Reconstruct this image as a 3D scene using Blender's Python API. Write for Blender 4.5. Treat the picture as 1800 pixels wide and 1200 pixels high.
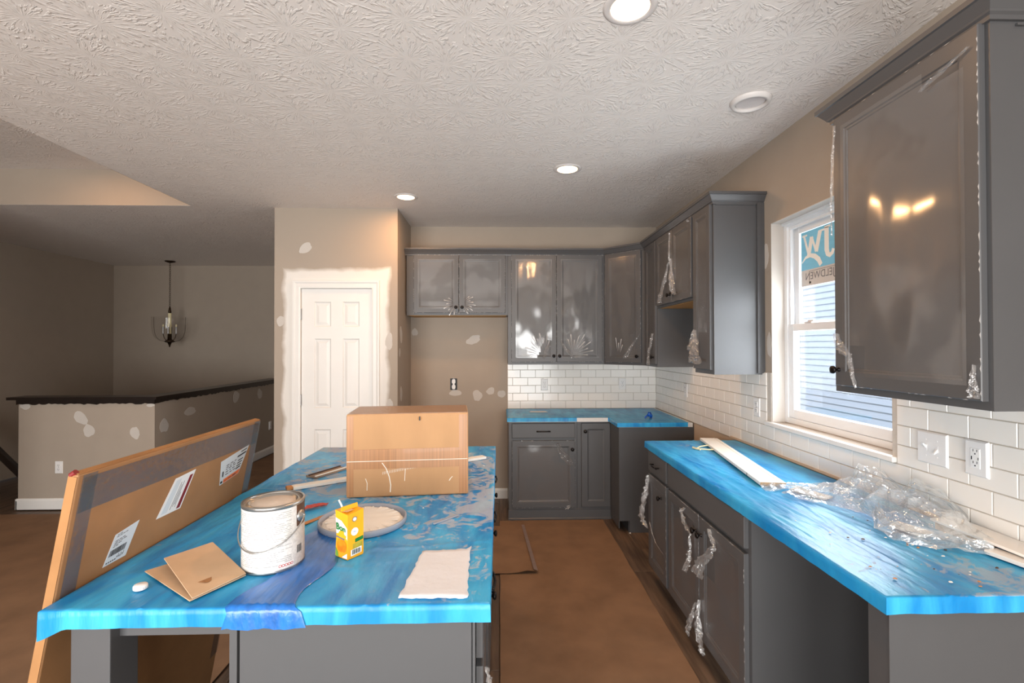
import bpy, bmesh, math, random
import numpy as np
from mathutils import Vector, Matrix, noise as mnoise

for o in list(bpy.data.objects):
    bpy.data.objects.remove(o)
scene = bpy.context.scene
C = scene.collection
rnd = random.Random(7)

# ------------------------------------------------------------------ camera
def make_camera():
    f, yaw, pitch, roll, h = 839.93, math.radians(1.5535), math.radians(.5686), math.radians(-.1065), 1.5537
    F = Vector((math.sin(yaw)*math.cos(pitch), math.cos(yaw)*math.cos(pitch), math.sin(pitch)))
    R = Vector((math.cos(yaw), -math.sin(yaw), 0)); U = R.cross(F)
    R, U = R*math.cos(roll)+U*math.sin(roll), -R*math.sin(roll)+U*math.cos(roll)
    m = Matrix((( R.x, U.x, -F.x, 0), (R.y, U.y, -F.y, 0), (R.z, U.z, -F.z, h), (0, 0, 0, 1)))
    cd = bpy.data.cameras.new('camera'); cd.sensor_width = 36; cd.lens = f/1800*36
    cd.clip_start = .02; cd.clip_end = 200
    co = bpy.data.objects.new('camera', cd); C.objects.link(co); co.matrix_world = m
    scene.camera = co
make_camera()

# ------------------------------------------------------------------ world, sun, window light, exposure
world = bpy.data.worlds.new('sky'); scene.world = world; world.use_nodes = True
wn = world.node_tree.nodes; bg = wn['Background']
bg.inputs[0].default_value = (.80, .90, 1.0, 1); bg.inputs[1].default_value = 1.7
def sun(elev, az, energy, col):
    l = bpy.data.lights.new('sun', 'SUN'); l.energy = energy; l.color = col; l.angle = .01
    o = bpy.data.objects.new('sun_offscreen', l); C.objects.link(o)
    d = Vector((math.cos(elev)*math.cos(az), math.cos(elev)*math.sin(az), -math.sin(elev)))   # direction of travel
    o.rotation_euler = d.to_track_quat('-Z', 'Y').to_euler(); o.location = (0, 0, 12)
sun(math.radians(52), math.radians(35), 3.2, (1, .97, .92))
def window_light(name, loc, direction, sx, sy, energy, col):
    l = bpy.data.lights.new(name, 'AREA'); l.shape = 'RECTANGLE'; l.size = sx; l.size_y = sy; l.energy = energy; l.color = col
    o = bpy.data.objects.new(name, l); C.objects.link(o); o.location = loc
    o.rotation_euler = Vector(direction).to_track_quat('-Z', 'Z' if abs(direction[2]) < .9 else 'Y').to_euler()
window_light('patio_daylight_offscreen', (-2.35, -2.54, 1.08), (0, 1, 0), 2.3, 2.0, 205, (1, .985, .96))
window_light('dining_door_daylight_offscreen', (.35, -2.54, 1.08), (0, 1, 0), 1.9, 2.0, 140, (1, .985, .96))
window_light('kitchen_window_daylight', (1.86, 2.37, 1.69), (-1, 0, 0), .80, 1.1, 50, (.93, .97, 1))
scene.view_settings.view_transform = 'Standard'; scene.view_settings.look = 'None'
scene.view_settings.gamma = 1; scene.view_settings.exposure = 0
scene.view_settings.use_curve_mapping = False

# ------------------------------------------------------------------ materials
def S(r, g, b):
    f = lambda c: (c/255/12.92) if c/255 <= .04045 else ((c/255+.055)/1.055)**2.4
    return (f(r), f(g), f(b), 1)
MATS = {}
def _nt(name):
    m = bpy.data.materials.new(name); m.use_nodes = True; nt = m.node_tree
    return m, nt, nt.nodes, nt.links, nt.nodes['Principled BSDF'], nt.nodes['Material Output']
def mat(name, col, rough=.5, metal=0., spec=.5, var=.06, vscale=6., bump=0., bscale=60., stretch=(1, 1, 1), coat=0., emit=None, estr=0.):
    if name in MATS: return MATS[name]
    m, nt, N, L, P, O = _nt(name)
    P.inputs['Roughness'].default_value = rough; P.inputs['Metallic'].default_value = metal
    P.inputs['Specular IOR Level'].default_value = spec; P.inputs['Coat Weight'].default_value = coat
    tc = N.new('ShaderNodeTexCoord'); mp = N.new('ShaderNodeMapping'); mp.inputs['Scale'].default_value = stretch
    L.new(tc.outputs['Object'], mp.inputs['Vector'])
    nz = N.new('ShaderNodeTexNoise'); nz.inputs['Scale'].default_value = vscale; nz.inputs['Detail'].default_value = 5
    L.new(mp.outputs[0], nz.inputs['Vector'])
    mx = N.new('ShaderNodeMix'); mx.data_type = 'RGBA'
    mx.inputs[6].default_value = tuple(max(0, c*(1-var)) for c in col[:3])+(1,)
    mx.inputs[7].default_value = tuple(min(1, c*(1+var)) for c in col[:3])+(1,)
    rp = N.new('ShaderNodeMapRange'); rp.inputs[1].default_value = .3; rp.inputs[2].default_value = .7
    L.new(nz.outputs['Fac'], rp.inputs[0]); L.new(rp.outputs[0], mx.inputs[0]); L.new(mx.outputs[2], P.inputs['Base Color'])
    if bump:
        n2 = N.new('ShaderNodeTexNoise'); n2.inputs['Scale'].default_value = bscale; n2.inputs['Detail'].default_value = 4
        L.new(mp.outputs[0], n2.inputs['Vector'])
        b = N.new('ShaderNodeBump'); b.inputs['Strength'].default_value = bump; b.inputs['Distance'].default_value = .004
        L.new(n2.outputs['Fac'], b.inputs['Height']); L.new(b.outputs[0], P.inputs['Normal'])
    if emit:
        P.inputs['Emission Color'].default_value = emit; P.inputs['Emission Strength'].default_value = estr
    MATS[name] = m
    return m
WALLC = S(168, 155, 141)
mat('wall_paint', WALLC, .75, spec=.25, var=.02, bump=.08, bscale=250)
mat('primer', S(198, 191, 183), .8, spec=.2, var=.02, bump=.05, bscale=80)
mat('drywall_bare', S(196, 176, 155), .85, spec=.1, var=.06)
mat('trim_white', S(228, 225, 220), .4, var=.015)
mat('vinyl_white', S(236, 237, 238), .35, var=.01)
mat('tile_white', S(236, 231, 224), .14, var=.015, vscale=3, bump=.02, bscale=12)
mat('grout', S(196, 188, 178), .9, spec=.1, var=.05, vscale=40)
mat('cabinet_gray', (.082, .082, .085, 1), .38, var=.03, vscale=4, bump=.02, bscale=120)
mat('cabinet_interior', S(196, 150, 92), .6, var=.1, stretch=(1, 8, 1))
mat('bronze', S(30, 26, 25), .35, metal=.7, var=.1)
mat('rail_dark', S(34, 27, 24), .35, var=.25, vscale=14, stretch=(1, 6, 1), coat=.2)
mat('counter_white', S(216, 214, 210), .3, var=.04, vscale=60)
mat('kraft', S(134, 106, 83), .8, spec=.2, var=.14, vscale=4.5, bump=.4, bscale=9)
mat('tape_gray', S(128, 112, 108), .5, var=.1, vscale=20)
mat('cardboard', S(184, 143, 104), .8, spec=.15, var=.07, vscale=9, bump=.12, bscale=60, stretch=(1, 1, .3))
mat('cardboard_dark', S(162, 119, 80), .6, spec=.3, var=.12, vscale=6, bump=.1, bscale=30)
mat('cardboard_edge', S(166, 121, 80), .85, spec=.1, var=.12, vscale=8)
mat('box_tape', S(168, 118, 74), .4, var=.2, vscale=16, stretch=(9, 9, .05), coat=.1)
mat('cardboard_light', S(206, 172, 138), .8, spec=.15, var=.06, vscale=14)
mat('scuff', S(232, 222, 208), .8, var=.05)
mat('white_plastic', S(238, 237, 235), .35, var=.01)
mat('outlet_white', S(232, 230, 228), .3, var=.01)
mat('black', S(18, 17, 17), .5, var=.1)
mat('metal', S(176, 174, 170), .3, metal=.9, var=.08, bump=.05)
mat('can_label', S(216, 213, 208), .45, var=.13, vscale=150, stretch=(1, 1, 1))
mat('can_print', S(168, 166, 163), .5, var=.3, vscale=260)
mat('can_brown', S(92, 62, 44), .35, metal=.2, var=.15)
mat('red_print', S(190, 70, 60), .5)
mat('dried_paint', S(214, 200, 186), .5, var=.09, vscale=25, bump=.3, bscale=25)
mat('joint_compound', S(232, 226, 216), .7, var=.04, vscale=12, bump=.25, bscale=18)
mat('lid_gray', S(150, 156, 168), .45, var=.06)
mat('napkin', S(222, 222, 225), .9, spec=.1, var=.02, bump=.5, bscale=40)
mat('juice_orange', S(246, 170, 28), .35, var=.08, vscale=25)
mat('juice_green', S(22, 118, 52), .4)
mat('juice_white', S(244, 242, 236), .4)
mat('juice_mango', S(238, 132, 20), .35, var=.3, vscale=70)
mat('juice_leaf', S(120, 170, 70), .4, var=.3, vscale=80)
mat('juice_foil', S(205, 190, 165), .3, metal=.4)
mat('ink', S(28, 28, 30), .6)
mat('ink_gray', S(110, 110, 114), .6)
mat('ink_blue', S(110, 130, 220), .5)
mat('label_paper', S(214, 220, 224), .5, var=.03)
mat('label_orange', S(236, 120, 56), .5)
mat('label_red', S(130, 30, 32), .5)
mat('stick_wood', S(190, 128, 72), .6, var=.1, stretch=(10, 1, 1))
mat('wood_gray', S(150, 126, 104), .7, var=.2, vscale=20)
mat('dark_wood_piece', S(72, 52, 44), .6, var=.2)
mat('red_plastic', S(178, 66, 60), .4)
mat('trim_plank', S(240, 236, 226), .4, var=.02)
mat('board_end', S(176, 146, 112), .8, var=.15, vscale=70)
mat('brass_dark', S(62, 46, 32), .35, metal=.8, var=.15)
mat('sleeve', S(236, 222, 178), .5, var=.05)
mat('steel', S(150, 148, 146), .4, metal=.7)
mat('siding', S(196, 208, 228), .6, var=.02)
mat('ground_grass', S(110, 120, 80), .9, var=.3)
mat('lens_on', (1, .95, .9, 1), .5, emit=(1, .62, .32, 1), estr=7)
mat('lens_off', S(212, 206, 204), .35, var=.01)
mat('trim_gray', S(214, 208, 204), .45, var=.01)
mat('sticker_blue', S(122, 196, 228), .5, var=.04, vscale=12, stretch=(1, 1, 8))
mat('sticker_gray', S(205, 200, 195), .5, var=.04, vscale=30, stretch=(1, 12, 1))
mat('sticker_white', S(238, 236, 230), .5)
mat('tatter_blue', S(20, 90, 190), .25, var=.1)

def mix_transparent(name, fac0, fac1, col, rough, bump=.3, bscale=18., diffuse=.0, dcol=(.8, .8, .8, 1), stretch=(1, 1, 1), cling=False):
    """thin clear film: transparent with a gloss that grows towards grazing, plus a little white scatter"""
    m, nt, N, L, P, O = _nt(name); N.remove(P)
    tr = N.new('ShaderNodeBsdfTransparent'); tr.inputs[0].default_value = col
    gl = N.new('ShaderNodeBsdfGlossy'); gl.inputs['Roughness'].default_value = rough
    lw = N.new('ShaderNodeLayerWeight'); lw.inputs[0].default_value = .35
    mr = N.new('ShaderNodeMapRange'); mr.inputs[3].default_value = fac0; mr.inputs[4].default_value = fac1
    L.new(lw.outputs['Facing'], mr.inputs[0]); fac = mr.outputs[0]
    if cling:     # where the film sticks flat to the paint it loses its own gloss
        t0 = N.new('ShaderNodeTexCoord'); n0 = N.new('ShaderNodeTexNoise'); n0.inputs['Scale'].default_value = 3.2; n0.inputs['Detail'].default_value = 3
        L.new(t0.outputs['Object'], n0.inputs['Vector']); r0 = N.new('ShaderNodeMapRange'); r0.inputs[1].default_value = .40; r0.inputs[2].default_value = .46; r0.inputs[3].default_value = .35
        L.new(n0.outputs['Fac'], r0.inputs[0]); m0 = N.new('ShaderNodeMath'); m0.operation = 'MULTIPLY'; L.new(fac, m0.inputs[0]); L.new(r0.outputs[0], m0.inputs[1]); fac = m0.outputs[0]
    mx = N.new('ShaderNodeMixShader'); L.new(fac, mx.inputs[0]); L.new(tr.outputs[0], mx.inputs[1]); L.new(gl.outputs[0], mx.inputs[2])
    tc = N.new('ShaderNodeTexCoord'); mp = N.new('ShaderNodeMapping'); mp.inputs['Scale'].default_value = stretch
    nz = N.new('ShaderNodeTexNoise'); nz.inputs['Scale'].default_value = bscale; nz.inputs['Detail'].default_value = 2
    L.new(tc.outputs['Object'], mp.inputs[0]); L.new(mp.outputs[0], nz.inputs['Vector'])
    b = N.new('ShaderNodeBump'); b.inputs['Strength'].default_value = bump; b.inputs['Distance'].default_value = .01
    L.new(nz.outputs['Fac'], b.inputs['Height']); L.new(b.outputs[0], gl.inputs['Normal'])
    out = mx
    if diffuse:
        df = N.new('ShaderNodeBsdfDiffuse'); df.inputs[0].default_value = dcol
        m2 = N.new('ShaderNodeMixShader'); m2.inputs[0].default_value = diffuse
        L.new(mx.outputs[0], m2.inputs[1]); L.new(df.outputs[0], m2.inputs[2]); out = m2
    L.new(out.outputs[0], O.inputs[0]); MATS[name] = m
mix_transparent('window_glass', .04, .5, (.97, .985, 1, 1), .0, bump=0)
mix_transparent('lamp_glass', .02, .25, (.98, .98, .98, 1), .0, bump=0)
mix_transparent('door_film', .10, .15, (.97, .97, .97, 1), .10, bump=.08, bscale=5, diffuse=.02, cling=True)
mix_transparent('film_tatter', .10, .65, (.96, .96, .96, 1), .10, bump=.7, bscale=70, diffuse=.10, dcol=(.85, .83, .82, 1))
mix_transparent('film_pleat', .2, .7, (.96, .96, .96, 1), .12, bump=.5, bscale=60, diffuse=.42, dcol=(.85, .84, .83, 1))
mix_transparent('clear_bag', .12, .7, (.97, .98, .97, 1), .10, bump=.6, bscale=45, diffuse=.20, dcol=(.9, .9, .9, 1))
mix_transparent('packing_tape', .05, .4, (.88, .86, .84, 1), .25, bump=.4, bscale=40, diffuse=.02)

def mat_floor_planks():
    m, nt, N, L, P, O = _nt('floor_wood')
    tc = N.new('ShaderNodeTexCoord'); oi = N.new('ShaderNodeObjectInfo')
    mp = N.new('ShaderNodeMapping'); mp.inputs['Scale'].default_value = (14, 1.2, 1); L.new(tc.outputs['Object'], mp.inputs[0])
    ad = N.new('ShaderNodeVectorMath'); ad.operation = 'ADD'
    cm = N.new('ShaderNodeCombineXYZ'); ml = N.new('ShaderNodeMath'); ml.operation = 'MULTIPLY'; ml.inputs[1].default_value = 37
    L.new(oi.outputs['Random'], ml.inputs[0]); L.new(ml.outputs[0], cm.inputs[1]); L.new(ml.outputs[0], cm.inputs[0])
    L.new(mp.outputs[0], ad.inputs[0]); L.new(cm.outputs[0], ad.inputs[1])
    nz = N.new('ShaderNodeTexNoise'); nz.inputs['Scale'].default_value = 2.2; nz.inputs['Detail'].default_value = 6; L.new(ad.outputs[0], nz.inputs['Vector'])
    cr = N.new('ShaderNodeValToRGB'); cr.color_ramp.elements[0].position = .3; cr.color_ramp.elements[0].color = S(62, 50, 42)
    cr.color_ramp.elements[1].position = .75; cr.color_ramp.elements[1].color = S(128, 106, 88)
    L.new(nz.outputs['Fac'], cr.inputs[0]); L.new(cr.outputs[0], P.inputs['Base Color'])
    P.inputs['Roughness'].default_value = .45; MATS['floor_wood'] = m
mat_floor_planks()

def mat_ceiling():
    """stomp-brush plaster: every cell of a Voronoi gets strokes that fan out from its centre"""
    m, nt, N, L, P, O = _nt('ceiling_stomp')
    P.inputs['Base Color'].default_value = S(230, 223, 217); P.inputs['Roughness'].default_value = .55; P.inputs['Specular IOR Level'].default_value = .35
    tc = N.new('ShaderNodeTexCoord'); mp = N.new('ShaderNodeMapping'); mp.inputs['Scale'].default_value = (4.5, 4.5, 0)
    L.new(tc.outputs['Object'], mp.inputs[0])
    wz = N.new('ShaderNodeTexNoise'); wz.inputs['Scale'].default_value = 1.6; L.new(mp.outputs[0], wz.inputs['Vector'])
    wm = N.new('ShaderNodeVectorMath'); wm.operation = 'MULTIPLY_ADD'; wm.inputs[1].default_value = (.16, .16, 0)
    L.new(wz.outputs['Color'], wm.inputs[0]); L.new(mp.outputs[0], wm.inputs[2])
    vo = N.new('ShaderNodeTexVoronoi'); vo.voronoi_dimensions = '2D'; vo.inputs['Scale'].default_value = 1; vo.inputs['Randomness'].default_value = .55
    L.new(wm.outputs[0], vo.inputs['Vector'])
    sb = N.new('ShaderNodeVectorMath'); sb.operation = 'SUBTRACT'; L.new(wm.outputs[0], sb.inputs[0]); L.new(vo.outputs['Position'], sb.inputs[1])
    sp = N.new('ShaderNodeSeparateXYZ'); L.new(sb.outputs[0], sp.inputs[0])
    at = N.new('ShaderNodeMath'); at.operation = 'ARCTAN2'; L.new(sp.outputs[1], at.inputs[0]); L.new(sp.outputs[0], at.inputs[1])
    a6 = N.new('ShaderNodeMath'); a6.operation = 'MULTIPLY'; a6.inputs[1].default_value = 5.5; L.new(at.outputs[0], a6.inputs[0])
    r6 = N.new('ShaderNodeMath'); r6.operation = 'MULTIPLY'; r6.inputs[1].default_value = 3.5; L.new(vo.outputs['Distance'], r6.inputs[0])
    cs = N.new('ShaderNodeSeparateColor'); L.new(vo.outputs['Color'], cs.inputs[0])
    c9 = N.new('ShaderNodeMath'); c9.operation = 'MULTIPLY'; c9.inputs[1].default_value = 50; L.new(cs.outputs[0], c9.inputs[0])
    cv = N.new('ShaderNodeCombineXYZ'); L.new(a6.outputs[0], cv.inputs[0]); L.new(r6.outputs[0], cv.inputs[1]); L.new(c9.outputs[0], cv.inputs[2])
    nz = N.new('ShaderNodeTexNoise'); nz.inputs['Scale'].default_value = 1.5; nz.inputs['Detail'].default_value = 2; L.new(cv.outputs[0], nz.inputs['Vector'])
    rg = N.new('ShaderNodeMapRange'); rg.inputs[1].default_value = .50; rg.inputs[2].default_value = .62; L.new(nz.outputs['Fac'], rg.inputs[0])
    # strokes fade out in the middle of each stomp
    fd = N.new('ShaderNodeMapRange'); fd.inputs[1].default_value = .03; fd.inputs[2].default_value = .22; L.new(vo.outputs['Distance'], fd.inputs[0])
    mu = N.new('ShaderNodeMath'); mu.operation = 'MULTIPLY'; L.new(rg.outputs[0], mu.inputs[0]); L.new(fd.outputs[0], mu.inputs[1])
    b = N.new('ShaderNodeBump'); b.inputs['Strength'].default_value = .45; b.inputs['Distance'].default_value = .006
    L.new(mu.outputs[0], b.inputs['Height']); L.new(b.outputs[0], P.inputs['Normal'])
    MATS['ceiling_stomp'] = m
mat_ceiling()

def mat_pantry():
    """wall paint with a band of white primer feathered around the door casing"""
    m, nt, N, L, P, O = _nt('wall_primed')
    P.inputs['Roughness'].default_value = .75; P.inputs['Specular IOR Level'].default_value = .25
    tc = N.new('ShaderNodeTexCoord'); nz = N.new('ShaderNodeTexNoise'); nz.inputs['Scale'].default_value = 3.5; nz.inputs['Detail'].default_value = 4
    L.new(tc.outputs['Object'], nz.inputs['Vector'])
    sp = N.new('ShaderNodeSeparateXYZ'); L.new(tc.outputs['Object'], sp.inputs[0])
    def math_(op, a, b=None):
        n = N.new('ShaderNodeMath'); n.operation = op
        for i, v in enumerate((a, b)):
            if v is None: continue
            if isinstance(v, (int, float)): n.inputs[i].default_value = v
            else: L.new(v, n.inputs[i])
        return n.outputs[0]
    dx = math_('SUBTRACT', math_('ABSOLUTE', math_('ADD', sp.outputs[0], 1.44)), .455)     # half width of the band
    dz = math_('SUBTRACT', sp.outputs[2], 2.235)
    d = math_('MAXIMUM', dx, dz)
    d = math_('ADD', d, math_('MULTIPLY', math_('SUBTRACT', nz.outputs['Fac'], .5), .11))
    rg = N.new('ShaderNodeMapRange'); rg.inputs[1].default_value = -.018; rg.inputs[2].default_value = .02; L.new(d, rg.inputs[0])
    mx = N.new('ShaderNodeMix'); mx.data_type = 'RGBA'; mx.inputs[6].default_value = S(226, 221, 214); mx.inputs[7].default_value = WALLC
    L.new(rg.outputs[0], mx.inputs[0]); L.new(mx.outputs[2], P.inputs['Base Color']); MATS['wall_primed'] = m
mat_pantry()

def mat_film_blue(name, dusty, seed):
    m, nt, N, L, P, O = _nt(name)
    tc = N.new('ShaderNodeTexCoord')
    off = N.new('ShaderNodeMapping'); off.inputs['Location'].default_value = (seed, seed*1.7, 0); L.new(tc.outputs['Object'], off.inputs[0])
    # tone of the film where it clings or lifts
    st = N.new('ShaderNodeMapping'); st.inputs['Scale'].default_value = (5, 1.4, 1); st.inputs['Rotation'].default_value = (0, 0, -.25); L.new(off.outputs[0], st.inputs[0])
    n1 = N.new('ShaderNodeTexNoise'); n1.inputs['Scale'].default_value = 2.3; n1.inputs['Detail'].default_value = 5; n1.inputs['Distortion'].default_value = .6; L.new(st.outputs[0], n1.inputs['Vector'])
    cr = N.new('ShaderNodeValToRGB'); e = cr.color_ramp.elements
    e[0].position = .36; e[0].color = S(20, 128, 194); e[1].position = .66; e[1].color = S(62, 174, 222); L.new(n1.outputs['Fac'], cr.inputs[0])
    # dried plaster dust and smears
    n2 = N.new('ShaderNodeTexNoise'); n2.inputs['Scale'].default_value = 8; n2.inputs['Detail'].default_value = 10; n2.inputs['Roughness'].default_value = .66; n2.inputs['Distortion'].default_value = 2.2; L.new(off.outputs[0], n2.inputs['Vector'])
    n3 = N.new('ShaderNodeTexNoise'); n3.inputs['Scale'].default_value = 1.7; n3.inputs['Detail'].default_value = 2; L.new(off.outputs[0], n3.inputs['Vector'])
    ad = N.new('ShaderNodeMath'); ad.operation = 'ADD'; L.new(n2.outputs['Fac'], ad.inputs[0])
    hm = N.new('ShaderNodeMath'); hm.operation = 'MULTIPLY'; hm.inputs[1].default_value = .7; L.new(n3.outputs['Fac'], hm.inputs[0]); L.new(hm.outputs[0], ad.inputs[1])
    gx = N.new('ShaderNodeSeparateXYZ'); L.new(tc.outputs['Object'], gx.inputs[0])
    gr = N.new('ShaderNodeMapRange'); gr.inputs[1].default_value = dusty[0]; gr.inputs[2].default_value = dusty[1]; gr.inputs[3].default_value = -.12; gr.inputs[4].default_value = .06
    L.new(gx.outputs[dusty[2]], gr.inputs[0])
    a2 = N.new('ShaderNodeMath'); a2.operation = 'ADD'; L.new(ad.outputs[0], a2.inputs[0]); L.new(gr.outputs[0], a2.inputs[1])
    rg = N.new('ShaderNodeMapRange'); rg.inputs[1].default_value = dusty[3]; rg.inputs[2].default_value = dusty[3]+.07; rg.inputs[4].default_value = dusty[4]; L.new(a2.outputs[0], rg.inputs[0])
    ge = N.new('ShaderNodeNewGeometry'); gs = N.new('ShaderNodeSeparateXYZ'); L.new(ge.outputs['Normal'], gs.inputs[0])
    gz = N.new('ShaderNodeMath'); gz.operation = 'GREATER_THAN'; gz.inputs[1].default_value = .6; L.new(gs.outputs[2], gz.inputs[0])
    dm = N.new('ShaderNodeMath'); dm.operation = 'MULTIPLY'; L.new(rg.outputs[0], dm.inputs[0]); L.new(gz.outputs[0], dm.inputs[1])
    mx = N.new('ShaderNodeMix'); mx.data_type = 'RGBA'; mx.inputs[7].default_value = S(196, 186, 178)
    L.new(dm.outputs[0], mx.inputs[0]); L.new(cr.outputs[0], mx.inputs[6]); L.new(mx.outputs[2], P.inputs['Base Color'])
    rr = N.new('ShaderNodeMapRange'); rr.inputs[3].default_value = .34; rr.inputs[4].default_value = .7; L.new(rg.outputs[0], rr.inputs[0]); L.new(rr.outputs[0], P.inputs['Roughness'])
    P.inputs['Specular IOR Level'].default_value = .32
    n4 = N.new('ShaderNodeTexNoise'); n4.inputs['Scale'].default_value = 9; n4.inputs['Detail'].default_value = 4; L.new(st.outputs[0], n4.inputs['Vector'])
    b = N.new('ShaderNodeBump'); b.inputs['Strength'].default_value = .35; b.inputs['Distance'].default_value = .008
    L.new(n4.outputs['Fac'], b.inputs['Height']); L.new(b.outputs[0], P.inputs['Normal']); MATS[name] = m
mat_film_blue('film_island', (1.35, 2.1, 1, .89, .6), 0)
mat_film_blue('film_back', (3.9, 4.9, 1, .97, .5), 5)
mat_film_blue('film_sink', (3.0, 1.2, 1, .96, .5), 9)
mat('film_overlap', S(22, 102, 182), .28, var=.38, vscale=14, stretch=(2.2, .25, 1), bump=.8, bscale=20, coat=.2)

# ------------------------------------------------------------------ mesh helpers
WM = {}
def wm(o): return WM.get(o.name, Matrix.Identity(4)) if o else Matrix.Identity(4)
def link(o, parent=None):
    C.objects.link(o)
    if parent is not None: o.parent = parent
    return o
def tag(o, label=None, cat=None, group=None, kind=None):
    if label: o['label'] = label
    if cat: o['category'] = cat
    if group: o['group'] = group
    if kind: o['kind'] = kind
    return o
def thing(name, label, cat, loc=(0, 0, 0), rotz=0., group=None):
    o = bpy.data.objects.new(name, None); link(o); o.location = loc; o.rotation_euler = (0, 0, rotz); o.empty_display_size = .1
    WM[o.name] = Matrix.Translation(loc) @ Matrix.Rotation(rotz, 4, 'Z')
    return tag(o, label, cat, group)
class Face:
    """local frame on a cabinet face: a runs along it, b out of it, c up"""
    def __init__(s, o, u, n): s.o = Vector(o); s.u = Vector(u).normalized(); s.n = Vector(n).normalized()
    def p(s, a, b, c): return s.o + s.u*a + s.n*b + Vector((0, 0, c))
class MB:
    def __init__(s): s.v = []; s.f = []; s.sm = False
    def add(s, vs, fs):
        k = len(s.v); s.v += [Vector(v) for v in vs]; s.f += [tuple(i+k for i in f) for f in fs]; return s
    BOXF = [(0, 3, 2, 1), (4, 5, 6, 7), (0, 1, 5, 4), (1, 2, 6, 5), (2, 3, 7, 6), (3, 0, 4, 7)]
    def hexa(s, pts): return s.add(pts, MB.BOXF)
    def box(s, x0, x1, y0, y1, z0, z1):
        return s.hexa([(x0, y0, z0), (x1, y0, z0), (x1, y1, z0), (x0, y1, z0), (x0, y0, z1), (x1, y0, z1), (x1, y1, z1), (x0, y1, z1)])
    def fbox(s, F, a0, a1, b0, b1, c0, c1):
        return s.hexa([F.p(a0, b1, c0), F.p(a1, b1, c0), F.p(a1, b0, c0), F.p(a0, b0, c0), F.p(a0, b1, c1), F.p(a1, b1, c1), F.p(a1, b0, c1), F.p(a0, b0, c1)])
    def ffrust(s, F, a0, a1, c0, c1, b0, b1, ch):
        """slab on a face with a chamfered front edge"""
        r = [(F.p(a, b0, c)) for a, c in ((a0, c0), (a1, c0), (a1, c1), (a0, c1))]
        m = [(F.p(a, b1-ch, c)) for a, c in ((a0, c0), (a1, c0), (a1, c1), (a0, c1))]
        t = [(F.p(a, b1, c)) for a, c in ((a0+ch, c0+ch), (a1-ch, c0+ch), (a1-ch, c1-ch), (a0+ch, c1-ch))]
        fs = [(3, 2, 1, 0), (8, 9, 10, 11)]
        for k in (0, 4):
            for i in range(4): fs.append((k+i, k+(i+1) % 4, k+4+(i+1) % 4, k+4+i))
        return s.add(r+m+t, fs)
    def cyl(s, p0, p1, r0, r1=None, n=16, caps=True):
        p0, p1 = Vector(p0), Vector(p1); r1 = r0 if r1 is None else r1
        ax = (p1-p0).normalized(); t = ax.orthogonal().normalized(); w = ax.cross(t)
        vs = [p+(t*math.cos(2*math.pi*i/n)+w*math.sin(2*math.pi*i/n))*r for p, r in ((p0, r0), (p1, r1)) for i in range(n)]
        fs = [(i, (i+1) % n, n+(i+1) % n, n+i) for i in range(n)]
        if caps: fs += [tuple(range(n-1, -1, -1)), tuple(range(n, 2*n))]
        return s.add(vs, fs)
    def lathe(s, c, prof, n=32, ax=(0, 0, 1), close=True):
        c = Vector(c); ax = Vector(ax).normalized(); t = ax.orthogonal().normalized(); w = ax.cross(t)
        vs = []; m = len(prof)
        for i in range(n):
            a = 2*math.pi*i/n; d = t*math.cos(a)+w*math.sin(a)
            vs += [c+d*r+ax*z for r, z in prof]
        fs = [(i*m+j, ((i+1) % n)*m+j, ((i+1) % n)*m+j+1, i*m+j+1) for i in range(n) for j in range(m-1)]
        return s.add(vs, fs)
    def tube(s, pts, r, n=8):
        pts = [Vector(p) for p in pts]; m = len(pts); vs = []; up = None
        for i, p in enumerate(pts):
            d = (pts[min(i+1, m-1)]-pts[max(i-1, 0)]).normalized()
            up = d.orthogonal().normalized() if up is None else (up-d*up.dot(d)).normalized()
            w = d.cross(up)
            vs += [p+(up*math.cos(2*math.pi*k/n)+w*math.sin(2*math.pi*k/n))*r for k in range(n)]
        fs = [(i*n+k, i*n+(k+1) % n, (i+1)*n+(k+1) % n, (i+1)*n+k) for i in range(m-1) for k in range(n)]
        fs += [tuple(range(n-1, -1, -1)), tuple(range((m-1)*n, m*n))]
        return s.add(vs, fs)
    def prism(s, F, pts, b0, b1):
        n = len(pts); vs = [F.p(a, b, c) for b in (b0, b1) for a, c in pts]
        fs = [tuple(range(n)), tuple(range(2*n-1, n-1, -1))]+[(i, n+i, n+(i+1) % n, (i+1) % n) for i in range(n)]
        return s.add(vs, fs)
    def build(s, name, m, parent=None, smooth=False, bevel=0., fix=True, **tags):
        W = wm(parent).inverted()
        bm = bmesh.new(); vs = [bm.verts.new(W @ v) for v in s.v]
        for f in s.f:
            try: bm.faces.new([vs[i] for i in f])
            except ValueError: pass
        if fix: bmesh.ops.recalc_face_normals(bm, faces=bm.faces)
        if bevel: bmesh.ops.bevel(bm, geom=[e for e in bm.edges if len(e.link_faces) == 2 and e.calc_face_angle(0) > .5], offset=bevel, segments=2, affect='EDGES', profile=.5)
        me = bpy.data.meshes.new(name); bm.to_mesh(me); bm.free()
        if smooth:
            for p in me.polygons: p.use_smooth = True
        me.materials.append(MATS[m] if isinstance(m, str) else m)
        o = bpy.data.objects.new(name, me); link(o, parent); WM[o.name] = wm(parent).copy()
        return tag(o, **tags) if tags else o
def smooth_sharp(o, ang=.7):
    me = o.data; bm = bmesh.new(); bm.from_mesh(me)
    for e in bm.edges: e.smooth = not (len(e.link_faces) == 2 and e.calc_face_angle(0) > ang)
    bm.to_mesh(me); bm.free()
    for p in me.polygons: p.use_smooth = True
    return o
def struct(name, mb, m, **k): o = mb.build(name, m, **k); o['kind'] = 'structure'; return o
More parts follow.
